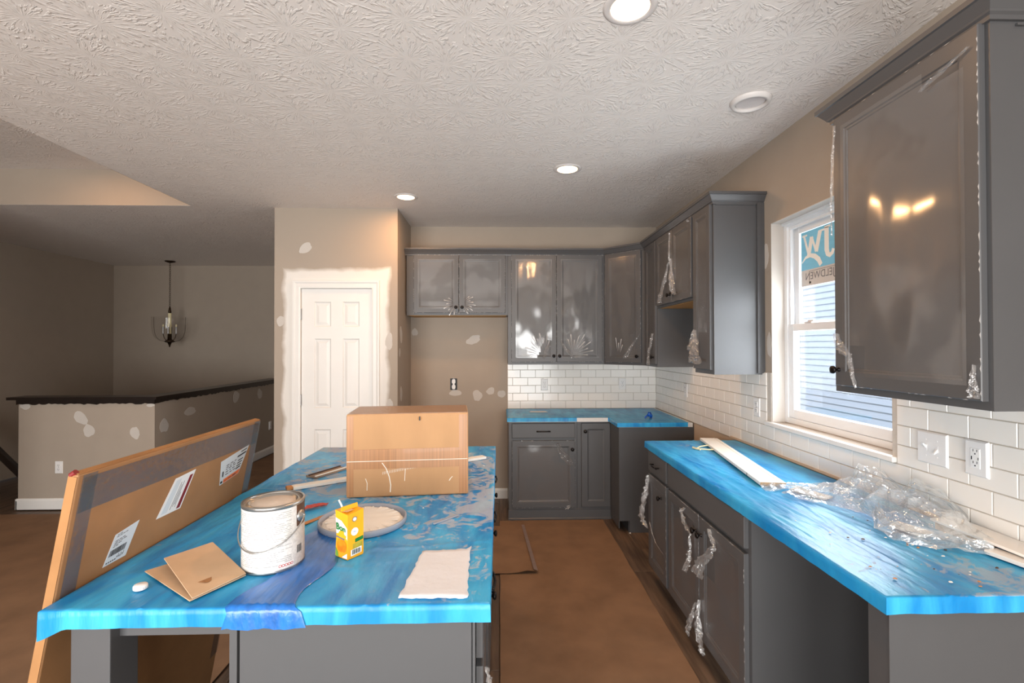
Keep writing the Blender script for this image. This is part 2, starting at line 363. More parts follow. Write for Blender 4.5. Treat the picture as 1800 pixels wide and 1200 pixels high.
def text_polys(txt, size, bold=0.):
    cu = bpy.data.curves.new('t', 'FONT'); cu.body = txt; cu.size = size; cu.offset = bold; cu.fill_mode = 'FRONT'
    ob = bpy.data.objects.new('t', cu); C.objects.link(ob)
    me = bpy.data.meshes.new_from_object(ob.evaluated_get(bpy.context.evaluated_depsgraph_get()))
    vs = [(v.co.x, v.co.y) for v in me.vertices]; fs = [tuple(p.vertices) for p in me.polygons]
    bpy.data.objects.remove(ob); bpy.data.curves.remove(cu); bpy.data.meshes.remove(me)
    return vs, fs
def blob(cx, cz, rx, rz, seed, n=18, rot=0., jag=.13):
    r_ = random.Random(seed); out = []
    ph = [r_.uniform(0, 6.28) for _ in range(4)]
    for i in range(n):
        a = 2*math.pi*i/n; k = 1+jag*(math.sin(2*a+ph[0])*.5+math.sin(3*a+ph[1])*.5+math.sin(5*a+ph[2])*.35)+r_.uniform(-.06, .06)
        x, z = math.cos(a)*rx*k, math.sin(a)*rz*k
        out.append((cx+x*math.cos(rot)-z*math.sin(rot), cz+x*math.sin(rot)+z*math.cos(rot)))
    return out
def ribbon(mb, pts, widths, side, amp, seed, nw=7, pleat=2.5, sub=5):
    """crumpled strip of film along a path; side = direction of its width"""
    r_ = random.Random(seed); side = Vector(side).normalized(); pts = [Vector(p) for p in pts]
    P_, W_ = [], []
    for i in range(len(pts)-1):
        for k in range(sub):
            t = k/sub; P_.append(pts[i].lerp(pts[i+1], t)); W_.append(widths[i]*(1-t)+widths[i+1]*t)
    P_.append(pts[-1]); W_.append(widths[-1]); k0 = len(mb.v); m = len(P_)
    nrm = ((pts[-1]-pts[0]).normalized()).cross(side).normalized(); vs = []
    for i, (p, w) in enumerate(zip(P_, W_)):
        for j in range(nw+1):
            s = j/nw-.5
            q = p+side*(s*w*(1+r_.uniform(-.12, .12)))
            q = q+nrm*(amp*(math.sin(s*6.28*pleat+i*.5)*.6+r_.uniform(-.7, .7)))+Vector((0, 0, r_.uniform(-.4, .4)*amp))
            vs.append(q)
    fs = [(i*(nw+1)+j, i*(nw+1)+j+1, (i+1)*(nw+1)+j+1, (i+1)*(nw+1)+j) for i in range(m-1) for j in range(nw)]
    mb.add(vs, fs)

# ------------------------------------------------------------------ the room
XR, YB, ZC = 1.630, 4.905, 2.78
XL, YF, YN = -5.80, 7.35, -2.40
BACK = Face((0, YB, 0), (1, 0, 0), (0, -1, 0))           # a = x
RIGHT = Face((XR, 0, 0), (0, -1, 0), (-1, 0, 0))         # a = -y
PANTRY = Face((0, 4.265, 0), (1, 0, 0), (0, -1, 0))
HALF = Face((0, 4.72, 0), (1, 0, 0), (0, -1, 0))
HSIDE = Face((-3.33, 0, 0), (0, 1, 0), (1, 0, 0))        # a = y

floor = struct('floor', MB().box(XL-.1, XR+.15, YN-.1, YF+.1, -.2, -.012), 'floor_wood')
# planks that the paper leaves in sight around the island and the cabinets
pw, plen = .18, 1.22
pm = MB().ffrust(Face((0, 0, 0), (1, 0, 0), (0, -1, 0)), 0, 1, 0, 1, 0, 1, .1)
def plank_mesh():
    mb = MB(); w, l, t, c = pw-.002, plen-.002, .012, .002
    vs = [(0, 0, -t), (w, 0, -t), (w, l, -t), (0, l, -t), (0, 0, -c), (w, 0, -c), (w, l, -c), (0, l, -c), (c, c, 0), (w-c, c, 0), (w-c, l-c, 0), (c, l-c, 0)]
    fs = [(3, 2, 1, 0), (8, 9, 10, 11)]+[(k+i, k+(i+1) % 4, k+4+(i+1) % 4, k+4+i) for k in (0, 4) for i in range(4)]
    me = bpy.data.meshes.new('plank'); me.from_pydata(vs, [], fs); me.materials.append(MATS['floor_wood']); return me
pme = plank_mesh()
i = 0; x = -1.62
while x < XR-.19+.001:
    y = .6-((i*7) % 10)*.122
    while y < 4.85:
        if y+plen > .4:
            o = bpy.data.objects.new('plank', pme); link(o, floor); o.location = (x, y, 0); o.scale.y = min(1, (4.9-y)/plen)
        y += plen
    x += pw; i += 1
PX1 = x

# ceiling with a tray recess over the living side
tx0, tx1, ty0, ty1, TZ = -5.1, -2.675, -.8, 4.22, 3.09
cb = MB()
cb.box(tx1, XR+.12, YN-.12, YF+.12, ZC, ZC+.45).box(XL-.12, tx1, ty1, YF+.12, ZC, ZC+.45)
cb.box(XL-.12, tx0, YN-.12, ty1, ZC, ZC+.45).box(tx0, tx1, YN-.12, ty0, ZC, ZC+.45).box(tx0, tx1, ty0, ty1, TZ, ZC+.45)
ceiling = struct('ceiling', cb, 'ceiling_stomp')
ts = MB().box(tx0, tx1, ty1-.004, ty1+.002, ZC+.001, TZ).box(tx1-.004, tx1+.002, ty0, ty1, ZC+.001, TZ).box(tx0, tx1, ty0-.002, ty0+.004, ZC+.001, TZ).box(tx0-.002, tx0+.004, ty0, ty1, ZC+.001, TZ)
ts.build('tray_side', 'wall_paint', ceiling)

wall_back = struct('wall_back', MB().box(-.98, XR+.12, YB, YB+.12, 0, ZC), 'wall_paint')
WY0, WY1, WZ0, WZ1 = 1.936, 2.812, 1.100, 2.285          # window opening
wr = MB().box(XR, XR+.15, YN-.12, WY0, 0, ZC).box(XR, XR+.15, WY1, YB, 0, ZC).box(XR, XR+.15, WY0, WY1, 0, WZ0).box(XR, XR+.15, WY0, WY1, WZ1, ZC)
wall_right = struct('wall_right', wr, 'wall_paint')
wall_left = struct('wall_left', MB().box(XL-.12, XL, YN-.12, YF+.12, 0, ZC), 'wall_paint')
struct('wall_shade_blocker', MB().box(XL, -4.15, 2.9, 3.02, 0, 3.095), 'wall_paint')  # added out-of-view wall stub, blocks daylight to darken the left and far walls
struct('wall_far', MB().box(XL, -1.98, YF, YF+.12, 0, ZC), 'wall_paint')
# wall behind the camera with a patio opening and a window
wb = MB().box(XL, -3.55, YN-.12, YN, 0, ZC).box(-3.55, 1.35, YN-.12, YN, 2.12, ZC).box(-1.15, -.65, YN-.12, YN, 0, 2.12).box(1.35, XR, YN-.12, YN, 0, ZC)
struct('wall_front', wb, 'wall_paint')
for nm, x0, x1 in (('door_2', -3.55, -1.15), ('door_3', -.65, 1.35)):
    pf = MB(); xm = (x0+x1)/2
    for a in (x0, xm-.025, x1-.05): pf.box(a, a+.05, YN-.1, YN-.04, 0, 2.12)
    pf.box(x0, x1, YN-.1, YN-.04, 2.06, 2.12).box(x0, x1, YN-.1, YN-.04, 0, .05)
    struct(nm, pf, 'vinyl_white')
# pantry
DX0, DX1, DZ = -1.746, -1.128, 2.066
pb = MB().box(-1.98, DX0-.02, 4.265, 4.385, 0, ZC).box(DX1+.02, -.90, 4.265, 4.385, 0, ZC).box(DX0-.02, DX1+.02, 4.265, 4.385, DZ+.02, ZC)
pb.box(-1.02, -.90, 4.385, YB, 0, ZC).box(-1.98, -1.86, 4.385, YF, 0, ZC).box(-1.86, -1.02, 4.55, 4.6, 0, ZC)
wall_pantry = struct('wall_pantry', pb, 'wall_primed')
def casing(name, x0, x1, zt, y, parent=None):
    prof = [(0, .0), (.0, .010), (.012, .013), (.040, .012), (.052, .018), (.066, .018), (.070, .0)]   # (outwards, proud)
    mb = MB()
    path = [(x0, 0), (x0, zt), (x1, zt), (x1, 0)]; nrm = [(-1, 0), (-1, 1), (1, 1), (1, 0)]
    n = len(prof); vs = [(px+nx*d, y-b, pz+nz*d) for (px, pz), (nx, nz) in zip(path, nrm) for d, b in prof]
    fs = [(i*n+j, i*n+(j+1) % n, (i+1)*n+(j+1) % n, (i+1)*n+j) for i in range(3) for j in range(n)]
    fs += [tuple(range(n)), tuple(range(3*n, 4*n))]
    mb.add(vs, fs); return struct(name, mb, 'trim_white')
casing('trim_1', DX0-.004, DX1+.004, DZ+.004, 4.265)
jm = MB().box(DX0-.019, DX0-.003, 4.2655, 4.384, 0, DZ+.019).box(DX1+.003, DX1+.019, 4.2655, 4.384, 0, DZ+.019).box(DX0-.003, DX1+.003, 4.2655, 4.384, DZ+.003, DZ+.019)
struct('trim_2', jm, 'trim_white')
def six_panel_door():
    F = Face((DX0, 4.277, 0), (1, 0, 0), (0, -1, 0)); w = DX1-DX0
    cols = [(.110, .257), (.360, .507)]; rows = [(.20, .822), (1.011, 1.624), (1.729, 1.951)]
    mb = MB(); xs = [0, .110, .257, .360, .507, w]; zs = [.008, .20, .822, 1.011, 1.624, 1.729, 1.951, DZ]
    for i in range(5):
        for j in range(7):
            if i in (1, 3) and j in (1, 3, 5): continue
            mb.fbox(F, xs[i], xs[i+1], -.035, 0, zs[j], zs[j+1])
    mb.fbox(F, .05, w-.05, -.034, -.013, .05, DZ-.05)
    d = struct('door_1', mb, 'trim_white')
    for a0, a1 in cols:
        for c0, c1 in rows:
            p = MB(); r = [(0, 0), (.010, -.009), (.016, -.009), (.040, -.003)]
            rings = [[F.p(a, b, c) for a, c in ((a0+k, c0+k), (a1-k, c0+k), (a1-k, c1-k), (a0+k, c1-k))] for k, b in r]
            vs = sum(rings, []); fs = [(q*4+i, q*4+(i+1) % 4, q*4+4+(i+1) % 4, q*4+4+i) for q in range(3) for i in range(4)]+[(12, 13, 14, 15)]
            p.add(vs, fs).build('panel', 'trim_white', d)
    for z in (.25, 1.083, 1.84):
        h = MB().cyl((DX0-.004, 4.268, z-.045), (DX0-.004, 4.268, z+.045), .007, n=10)
        for k in (-.047, .046): h.cyl((DX0-.004, 4.268, z+k), (DX0-.004, 4.268, z+k+.002), .009, n=10)
        h.build('hinge', 'steel', d)
    k = MB().lathe((DX1-.06, 4.277, .95), [(0, .055), (.02, .053), (.027, .04), (.022, .026), (.011, .02), (.011, .006), (.03, .005), (.032, 0)], 20, (0, -1, 0))
    k.build('door_knob', 'bronze', d, smooth=True)
six_panel_door()
# half wall by the stairs and its painted cap
hw = MB().box(-4.61, -3.33, 4.72, 4.84, 0, 1.03).box(-3.45, -3.33, 4.84, YF, 0, 1.03)
wall_half = struct('wall_half', hw, 'wall_paint')
cap = thing('half_wall_cap', 'dark stained wooden cap on top of the half wall', 'wall cap', (-3.4, 4.78, 1.03))
def cap_run(pts_in, pts_out, z0, z1):
    mb = MB(); n = len(pts_in)
    for i in range(n-1):
        a, b, c, d = pts_in[i], pts_in[i+1], pts_out[i+1], pts_out[i]
        mb.hexa([(*a, z0), (*b, z0), (*c, z0), (*d, z0), (*a, z1), (*b, z1), (*c, z1), (*d, z1)])
    return mb
cap_run([(-4.69, 4.68), (-3.29, 4.68), (-3.29, YF)], [(-4.69, 4.88), (-3.49, 4.88), (-3.49, YF)], 1.048, 1.074).build('cap_board', 'rail_dark', cap)
rj = [0]
ap = MB()
r_ = random.Random(3)
def ragged(F, a0, a1, b, zt, zl):
    n = int((a1-a0)/.03); pts = [(a0, zt)]+[(a0+(a1-a0)*i/n, zl+r_.uniform(-.008, .008)) for i in range(n+1)]+[(a1, zt)]
    ap.prism(F, pts, .0005, b)
ragged(HALF, -4.625, -3.325, .012, 1.049, 1.006); ragged(HSIDE, 4.70, YF, .012, 1.049, 1.010)
ap.build('apron_strip', 'rail_dark', cap)
for nm, F, a0, a1 in (('baseboard_half', HALF, -4.62, -3.318), ('baseboard_stair', HSIDE, 4.708, YF), ('baseboard_back', BACK, -.90, .085), ('baseboard_pantry', PANTRY, -1.985, DX0-.075)):
    mb = MB().prism(Face(F.o, F.n, F.u), [(0, 0), (.014, 0), (.014, .082), (.009, .098), (.005, .104), (0, .104)], a0, a1)
    struct(nm, mb, 'trim_white')
struct('baseboard_half_end', MB().box(-4.624, -4.61, 4.706, 4.84, 0, .10), 'trim_white')
struct('baseboard_nook', MB().box(-.90, -.886, 4.27, YB-.014, 0, .104), 'trim_white')
# spackle patches, each raised a hair off its wall
def patch(F, wall, cx, cz, rx, rz, seed, rot=0.):
    MB().prism(F, blob(cx, cz, rx, rz, seed, rot=rot), .0, .0012).build('spackle_patch', 'primer', wall)
for k, a in enumerate(((-1.71, 2.424, .062, .040, .5), (-.975, 1.60, .03, .08, 0), (-.97, 1.02, .03, .07, 0), (-1.925, 1.78, .035, .045, 0))): patch(PANTRY, wall_pantry, *a[:4], 20+k, a[4])
PS = Face((-.90, 0, 0), (0, 1, 0), (1, 0, 0))
for k, a in enumerate(((4.42, 1.66, .05, .075, .2), (4.36, 1.50, .03, .04, 0), (4.42, 1.12, .045, .07, .2))): patch(PS, wall_pantry, *a[:4], 30+k, a[4])
for k, a in enumerate(((-.263, 1.62, .075, .042, .5), (-.223, 1.05, .045, .058, 0), (-.089, 1.096, .045, .034, .7), (.025, 1.066, .04, .038, -.4), (-.445, 1.078, .062, .032, .1), (-.86, 1.70, .03, .04, 0))): patch(BACK, wall_back, *a[:4], 40+k, a[4])
for k, a in enumerate(((-4.028, .872, .075, .05, -.6), (-3.95, .748, .05, .062, .4), (-3.517, .722, .045, .06, .5), (-4.55, .985, .05, .03, 0), (-3.37, .99, .04, .015, 0))): patch(HALF, wall_half, *a[:4], 50+k, a[4])
for k, a in enumerate(((4.85, .77, .06, .07, .2), (5.25, .86, .09, .045, .1), (6.15, .92, .07, .07, 0), (6.75, .90, .06, .07, 0))): patch(HSIDE, wall_half, *a[:4], 60+k, a[4])
for k, a in enumerate(((-2.87, 2.10, .03, .075, .0), (-2.84, 1.56, .022, .08, .0))): patch(RIGHT, wall_right, *a[:4], 70+k, a[4])

# stair handrail beyond the end of the half wall
hr = thing('stair_handrail', 'dark sloping handrail beside the stairs behind the half wall', 'handrail', (-5.0, 4.95, .4))
def rail_at(x): return .485-1.05*(x+5.015)*.95
mb = MB(); a, b = -5.62, -4.45
mb.hexa([(a, 4.93, rail_at(a)-.05), (b, 4.93, rail_at(b)-.05), (b, 4.975, rail_at(b)-.05), (a, 4.975, rail_at(a)-.05), (a, 4.93, rail_at(a)+.05), (b, 4.93, rail_at(b)+.05), (b, 4.975, rail_at(b)+.05), (a, 4.975, rail_at(a)+.05)])
mb.build('rail', 'rail_dark', hr, bevel=.008)
for x in (-5.45, -4.5):
    MB().box(x-.04, x+.04, 4.935, 4.97, 0.001, rail_at(x)).build('post', 'rail_dark', hr)

# ------------------------------------------------------------------ backsplash tiles
TH, TW, TG = .0762, .1524, .0032
tile_cache = {}
def tile_obj(F, wall, a0, a1, c0, c1, b0=.004, b1=.0115):
    w, h = round(a1-a0, 4), round(c1-c0, 4); key = (w, h, tuple(F.u))
    if key not in tile_cache:
        L0 = Face((0, 0, 0), F.u, F.n); mb = MB().ffrust(L0, 0, w, 0, h, b0, b1, .0018)
        bm = bmesh.new(); vs = [bm.verts.new(v) for v in mb.v]; [bm.faces.new([vs[i] for i in f]) for f in mb.f]
        bmesh.ops.recalc_face_normals(bm, faces=bm.faces); me = bpy.data.meshes.new('tile'); bm.to_mesh(me); bm.free()
        me.materials.append(MATS['tile_white']); tile_cache[key] = me
    o = bpy.data.objects.new('tile', tile_cache[key]); link(o, wall); o.location = F.p(a0, 0, c0)
def tiles(F, wall, a0, a1, z0, z1, start, holes=()):
    row = 0; z = z0
    while z < z1-.012:
        zt = min(z+TH, z1); a = start-(TW+TG)/2*(row % 2)
        while a < a1:
            s, e = max(a, a0), min(a+TW, a1); a += TW+TG
            if e-s < .01: continue
            rects = [(s, e, z, zt)]
            for h0, h1, k0, k1 in holes:
                out = []
                for q0, q1, w0, w1 in rects:
                    if q1 <= h0 or q0 >= h1 or w1 <= k0 or w0 >= k1: out.append((q0, q1, w0, w1)); continue
                    if w0 < k0: out.append((q0, q1, w0, k0))
                    zz = max(w0, k0)
                    if q0 < h0: out.append((q0, h0, zz, w1))
                    if q1 > h1: out.append((h1, q1, zz, w1))
                rects = out
            for q0, q1, w0, w1 in rects:
                if q1-q0 > .008 and w1-w0 > .008: tile_obj(F, wall, q0, q1, w0, w1)
        z += TH+TG; row += 1
TZ0, TZ1 = .916, 1.392
tiles(BACK, wall_back, .088, XR-.012, TZ0, TZ1-.014, XR-.012-10*(TW+TG))
tiles(RIGHT, wall_right, -(YB-.001), -1.03, TZ0, TZ1, -(1.606+22*(TW+TG)), holes=((-(WY1+.045), -(WY0-.03), WZ0-.028, 3),))
MB().fbox(BACK, .087, XR-.004, 0, .006, TZ0-.002, TZ1-.014).build('grout', 'grout', wall_back)
g = MB()
for a0, a1, c0, c1 in ((-(YB-.006), -(WY1+.002), TZ0-.002, TZ1), (-(WY1+.002), -(WY0-.002), TZ0-.002, WZ0-.03), (-(WY0-.002), -1.03, TZ0-.002, TZ1)): g.fbox(RIGHT, a0, a1, 0, .006, c0, c1)
g.build('grout', 'grout', wall_right)
# bare board and adhesive under the tile where the range will stand
MB().fbox(RIGHT, -3.95, -3.20, 0, .003, .55, TZ0-.003).build('bare_drywall', 'drywall_bare', wall_right)
MB().fbox(RIGHT, -3.30, -1.03, .006, .02, TZ0-.001, TZ0+.010).build('caulk_strip', 'drywall_bare', wall_right)

# ------------------------------------------------------------------ window
def window():
    w = bpy.data.objects.new('window_1', None); link(w); w.location = (XR+.1, (WY0+WY1)/2, WZ0); w['kind'] = 'structure'
    WM[w.name] = Matrix.Translation(w.location)
    y0, y1, z0, z1 = WY0, WY1, WZ0, WZ1
    fx0, fx1 = XR+.075, XR+.145
    def ring(mb, x0, x1, y0, y1, z0, z1, t, tb=None, tt=None):
        tb = tb or t; tt = tt or t
        mb.box(x0, x1, y0, y0+t, z0, z1).box(x0, x1, y1-t, y1, z0, z1).box(x0, x1, y0+t, y1-t, z0, z0+tb).box(x0, x1, y0+t, y1-t, z1-tt, z1); return mb
    ring(MB(), fx0, fx1, y0, y1, z0, z1, .032).build('frame', 'vinyl_white', w, bevel=.002)
    ring(MB(), fx0+.012, fx0+.03, y0+.032, y1-.032, z0+.032, z1-.032, .016).build('track', 'vinyl_white', w)
    zm = 1.668
    up = ring(MB(), fx0+.045, fx0+.066, y0+.034, y1-.034, zm-.02, z1-.036, .042).build('upper_sash', 'vinyl_white', w, bevel=.003)
    MB().box(fx0+.053, fx0+.057, y0+.07, y1-.07, zm+.015, z1-.074).build('pane', 'window_glass', up)
    lo = ring(MB(), fx0+.006, fx0+.042, y0+.033, y1-.033, z0+.034, zm+.012, .046, .05, .042).build('lower_sash', 'vinyl_white', w, bevel=.003)
    MB().box(fx0+.022, fx0+.026, y0+.075, y1-.075, z0+.078, zm-.026).build('pane', 'window_glass', lo)
    yc = 2.60
    MB().box(fx0+.004, fx0+.044, yc-.03, yc+.03, zm+.012, zm+.019).cyl((fx0+.022, yc, zm+.019), (fx0+.022, yc, zm+.028), .014, .011).box(fx0+.008, fx0+.02, yc-.04, yc+.006, zm+.019, zm+.027).build('sash_lock', 'trim_gray', w)
    MB().box(XR+.06, XR+.075, y0, y1, z1-.018, z1).build('stop', 'vinyl_white', w)
    # factory sticker sheet on the upper pane, print seen from behind
    sx = fx0+.0525; ys, ye = 2.725, 2.03
    st = MB().box(sx-.0012, sx-.0004, ye, ys, 1.985, 2.205).build('sticker', 'sticker_blue', w)
    MB().box(sx-.0012, sx-.0004, ye, ys, 1.893, 1.985).build('sticker_band', 'sticker_gray', st)
    F = Face((sx-.0013, ys, 0), (0, -1, 0), (-1, 0, 0))
    def stroke(pts, wd, lift=0.):
        pts = [(a*.80, c) for a, c in pts]
        mb = MB(); n = len(pts); L_, R_ = [], []
        for i in range(n):
            (ax, az), (bx, bz) = pts[max(i-1, 0)], pts[min(i+1, n-1)]; d = Vector((bx-ax, bz-az)).normalized(); k = wd[i]/2 if isinstance(wd, list) else wd/2
            L_.append((pts[i][0]-d.y*k, pts[i][1]+d.x*k)); R_.append((pts[i][0]+d.y*k, pts[i][1]-d.x*k))
        for i in range(n-1): mb.prism(F, [L_[i], L_[i+1], R_[i+1], R_[i]], lift, lift+.0006+.00005*i)
        return mb
    m = MB()
    for pts, wd in (([(.035, 2.18), (.085, 2.065)], .016), ([(.085, 2.065), (.118, 2.165)], .030), ([(.118, 2.165), (.165, 2.075)], .016), ([(.165, 2.075), (.205, 2.18)], .030), ([(.015, 2.182), (.07, 2.182)], .010), ([(.19, 2.182), (.255, 2.182)], .010)):
        q = stroke(pts, wd, .00012*len(m.f)/6); m.add(q.v, q.f)
    m.build('print', 'sticker_white', st)
    stroke([(.012, 2.03), (.05, 2.055), (.10, 2.064), (.15, 2.052), (.19, 2.028), (.215, 1.996)], [.006, .014, .022, .028, .03, .026], .0009).build('print', 'sticker_white', st)
    m = MB()
    for pts, wd in (([(.27, 2.19), (.27, 2.07), (.28, 2.045), (.30, 2.035), (.325, 2.045), (.335, 2.065)], [.034, .034, .03, .024, .022, .02]), ([(.25, 2.192), (.305, 2.192)], .012)):
        q = stroke(pts, wd); m.add(q.v, q.f)
    m.build('print', 'sticker_white', st)
    vs, fs = text_polys('JELDWEN', .052)
    wmax = max(v[0] for v in vs)
    mb = MB().add([F.p(.040+(wmax-v[0])*.235/wmax, .0004, 1.928+v[1]*1.1) for v in vs], fs); mb.build('print', 'ink_gray', st)
    MB().prism(F, [(.07, 1.975), (.40, 1.975), (.40, 1.9735), (.07, 1.9735)], 0, .0005).prism(F, [(.07, 1.975), (.072, 1.975), (.072, 1.90), (.07, 1.90)], 0, .0005).prism(F, [(.072, 1.905), (.085, 1.905), (.085, 1.917), (.072, 1.917)], 0, .0005).prism(F, [(.30, 1.965), (.306, 1.965), (.306, 1.915), (.30, 1.915)], 0, .0005).build('print', 'ink', st)
    MB().box(sx-.0015, sx-.0003, 2.418, 2.434, 2.188, 2.206).build('print', 'ink', st)
window()
sill = MB().box(XR-.028, XR+.075, WY0-.026, WY1+.042, WZ0-.024, WZ0-.0005)
struct('trim_3', sill, 'trim_white', bevel=.004)
rev = MB().box(XR-.002, XR+.074, WY1-.004, WY1-.0003, WZ0, WZ1).box(XR-.002, XR+.074, WY0+.0003, WY0+.004, WZ0, WZ1).box(XR-.002, XR+.074, WY0+.004, WY1-.004, WZ1-.004, WZ1-.0003)
struct('trim_4', rev, 'primer')

# ------------------------------------------------------------------ outside
struct('ground', MB().box(XR+.2, 9, -6, 18, -.6, -.5), 'ground_grass')
nh = thing('neighbor_house', 'pale lap sided house wall seen outside the window', 'house', (5.4, 7, -.5))
sm = bpy.data.meshes.new('siding_board')
ex = .1016
sm.from_pydata([(-.022, -4.5, 0), (-.022, 7, 0), (-.002, 7, ex+.01), (-.002, -4.5, ex+.01), (0, -4.5, 0), (0, 7, 0), (0, 7, ex+.01), (0, -4.5, ex+.01)], [], [(0, 1, 5, 4), (0, 3, 2, 1), (4, 5, 6, 7), (3, 7, 6, 2), (0, 4, 7, 3), (1, 2, 6, 5)])
sm.materials.append(MATS['siding'])
for k in range(52):
    o = bpy.data.objects.new('siding_board', sm); link(o, nh); o.location = (0, 0, k*ex)
MB().box(5.40, 5.55, 2.5, 14, -.5, 4.9).build('sheathing', 'siding', nh)

# ------------------------------------------------------------------ cabinets
ZB, ZT = 1.377, 2.442
def knob(F, a, b, c, parent):
    o = F.p(a, b, c)
    m = MB().lathe(o, [(.0085, 0), (.0085, .003), (.005, .006), (.005, .014), (.012, .018), (.0155, .023), (.0145, .028), (.008, .031), (0, .0315)], 14, F.n)
    m.build('knob', 'bronze', parent, smooth=True)
def pull(F, a, b, c, parent, L_=.10):
    pts = [F.p(a-L_/2, b, c), F.p(a-L_/2, b+.018, c), F.p(a-L_/2+.01, b+.024, c), F.p(a, b+.028, c), F.p(a+L_/2-.01, b+.024, c), F.p(a+L_/2, b+.018, c), F.p(a+L_/2, b, c)]
    m = MB().tube(pts, .0045, 8); m.tube([F.p(a-L_/2-.012, b+.020, c), F.p(a-L_/2+.01, b+.023, c)], .0055, 8); m.tube([F.p(a+L_/2-.01, b+.023, c), F.p(a+L_/2+.012, b+.020, c)], .0055, 8)
    m.build('pull', 'bronze', parent, smooth=True)
def shaker(F, a0, a1, c0, c1, parent, name='door', rail=.057, b0=.001, t=.019, rec=.008):
    """frame-and-panel front: raised frame, small bead, recessed panel"""
    e = .0025; f = rail
    rings = [(0, b0), (0, b0+t-e), (e, b0+t), (f-.004, b0+t), (f, b0+t-.004), (f+.006, b0+t-.005), (f+.009, b0+t-rec)]
    vs = []
    for k, b in rings: vs += [F.p(a0+k, b, c0+k), F.p(a1-k, b, c0+k), F.p(a1-k, b, c1-k), F.p(a0+k, b, c1-k)]
    n = len(rings)
    fs = [(q*4+i, q*4+(i+1) % 4, q*4+4+(i+1) % 4, q*4+4+i) for q in range(n-1) for i in range(4)]+[(3, 2, 1, 0), tuple(range(4*n-4, 4*n))]
    return MB().add(vs, fs).build(name, 'cabinet_gray', parent)
def slab(F, a0, a1, c0, c1, parent, name='drawer'):
    return MB().ffrust(F, a0, a1, c0, c1, .001, .020, .003).build(name, 'cabinet_gray', parent)
def film(F, a0, a1, c0, c1, door, seed, cut=None, b=.0215, bulge=.006):
    """clear film stretched over a door; it spans the recessed panel and lifts a little"""
    na, nc = 22, 34; mb = MB(); vs = []; ins = .040
    for j in range(nc+1):
        for i in range(na+1):
            u, v = i/na, j/nc; a = a0+ins+(a1-a0-2*ins)*u; c = c0+ins+(c1-c0-2*ins)*v
            edge = min(1, min(u, 1-u)*5)*min(1, min(v, 1-v)*7)
            nz = mnoise.noise(Vector((a*5+seed, c*4, seed*1.3)))*.7+mnoise.noise(Vector((a*16, c*5+seed, 3)))*.3
            vs.append(F.p(a, b+edge*bulge*nz*.55-edge*.002, c))
    fs = []
    for j in range(nc):
        for i in range(na):
            u, v = (i+.5)/na, (j+.5)/nc
            if cut and cut(u, v): continue
            k = j*(na+1)+i; fs.append((k, k+1, k+na+2, k+na+1))
    return mb.add(vs, fs).build('protective_film', 'door_film', door, smooth=True, fix=False)
def fan(F, door, a, c, angs, r0, r1, b=.022, w=.005):
    """pleats of film drawn towards a knob"""
    mb = MB()
    for k, t in enumerate(angs):
        t = math.radians(t); d = (math.cos(t), math.sin(t)); q = (-d[1], d[0]); s, e = r0*(1+.3*((k*37) % 5)/5), r1*(.6+.4*((k*53) % 7)/7)
        mb.add([F.p(a+d[0]*s, b, c+d[1]*s), F.p(a+d[0]*e-q[0]*w, b, c+d[1]*e-q[1]*w), F.p(a+d[0]*e+q[0]*w, b, c+d[1]*e+q[1]*w), F.p(a+d[0]*(s*.35+e*.65), b+.006, c+d[1]*(s*.35+e*.65))], [(0, 1, 3), (0, 3, 2), (1, 2, 3)])
    return mb.build('film_pleats', 'film_pleat', door, kind='stuff')
def tatter(F, door, pts, widths, seed, amp=.008, name='film_tatter', b=.026):
    mb = MB(); ribbon(mb, [F.p(a, b+k, c) for a, k, c in pts], widths, F.u, amp, seed)
    return mb.build(name, 'film_tatter', door, fix=False)
def edge_film(F, door, a0, a1, c0, c1, seed):
    """ragged rim where the film clings to the door edge"""
    r_ = random.Random(seed); mb = MB(); n = 46; per = []
    for (p, q) in (((a0, c0), (a1, c0)), ((a1, c0), (a1, c1)), ((a1, c1), (a0, c1)), ((a0, c1), (a0, c0))):
        L_ = math.dist(p, q); k = max(6, int(L_/.022))
        for i in range(k): per.append((p[0]+(q[0]-p[0])*i/k, p[1]+(q[1]-p[1])*i/k))
    cx, cz = (a0+a1)/2, (c0+c1)/2; vs = []; fs = []
    for i, (a, c) in enumerate(per):
        if r_.random() < .6: continue
        w = r_.uniform(.005, .014); da = .003 if a < cx else -.003; dc = .003 if c < cz else -.003
        vert = abs(a-a0) < 1e-4 or abs(a-a1) < 1e-4
        A = (a, c+w) if vert else (a+w, c); B = (a, c-w) if vert else (a-w, c); D = (a+da, c+r_.uniform(-.006, .006)) if vert else (a+r_.uniform(-.006, .006), c+dc)
        k = len(vs); vs += [F.p(*[A[0], .0212, A[1]]), F.p(B[0], .0212, B[1]), F.p(D[0], .0222, D[1])]; fs.append((k, k+1, k+2))
    if vs: mb.add(vs, fs).build('film_edge', 'film_pleat', door, fix=False, kind='stuff')

def carcass(F, a0, a1, c0, c1, depth, parent, bottom='cabinet_gray'):
    b = MB().fbox(F, a0, a1, -depth, 0, c0, c1).build('body', 'cabinet_gray', parent)
    if bottom != 'cabinet_gray': MB().fbox(F, a0+.016, a1-.016, -depth+.005, -.02, c0-.003, c0-.0004).build('underside', bottom, parent)
    return b

UD = .31
UB = Face((0, YB-UD, 0), (1, 0, 0), (0, -1, 0))          # upper faces on the back wall (a = x)
UR = Face((XR-UD, 0, 0), (0, -1, 0), (-1, 0, 0))         # upper faces on the right wall (a = -y)
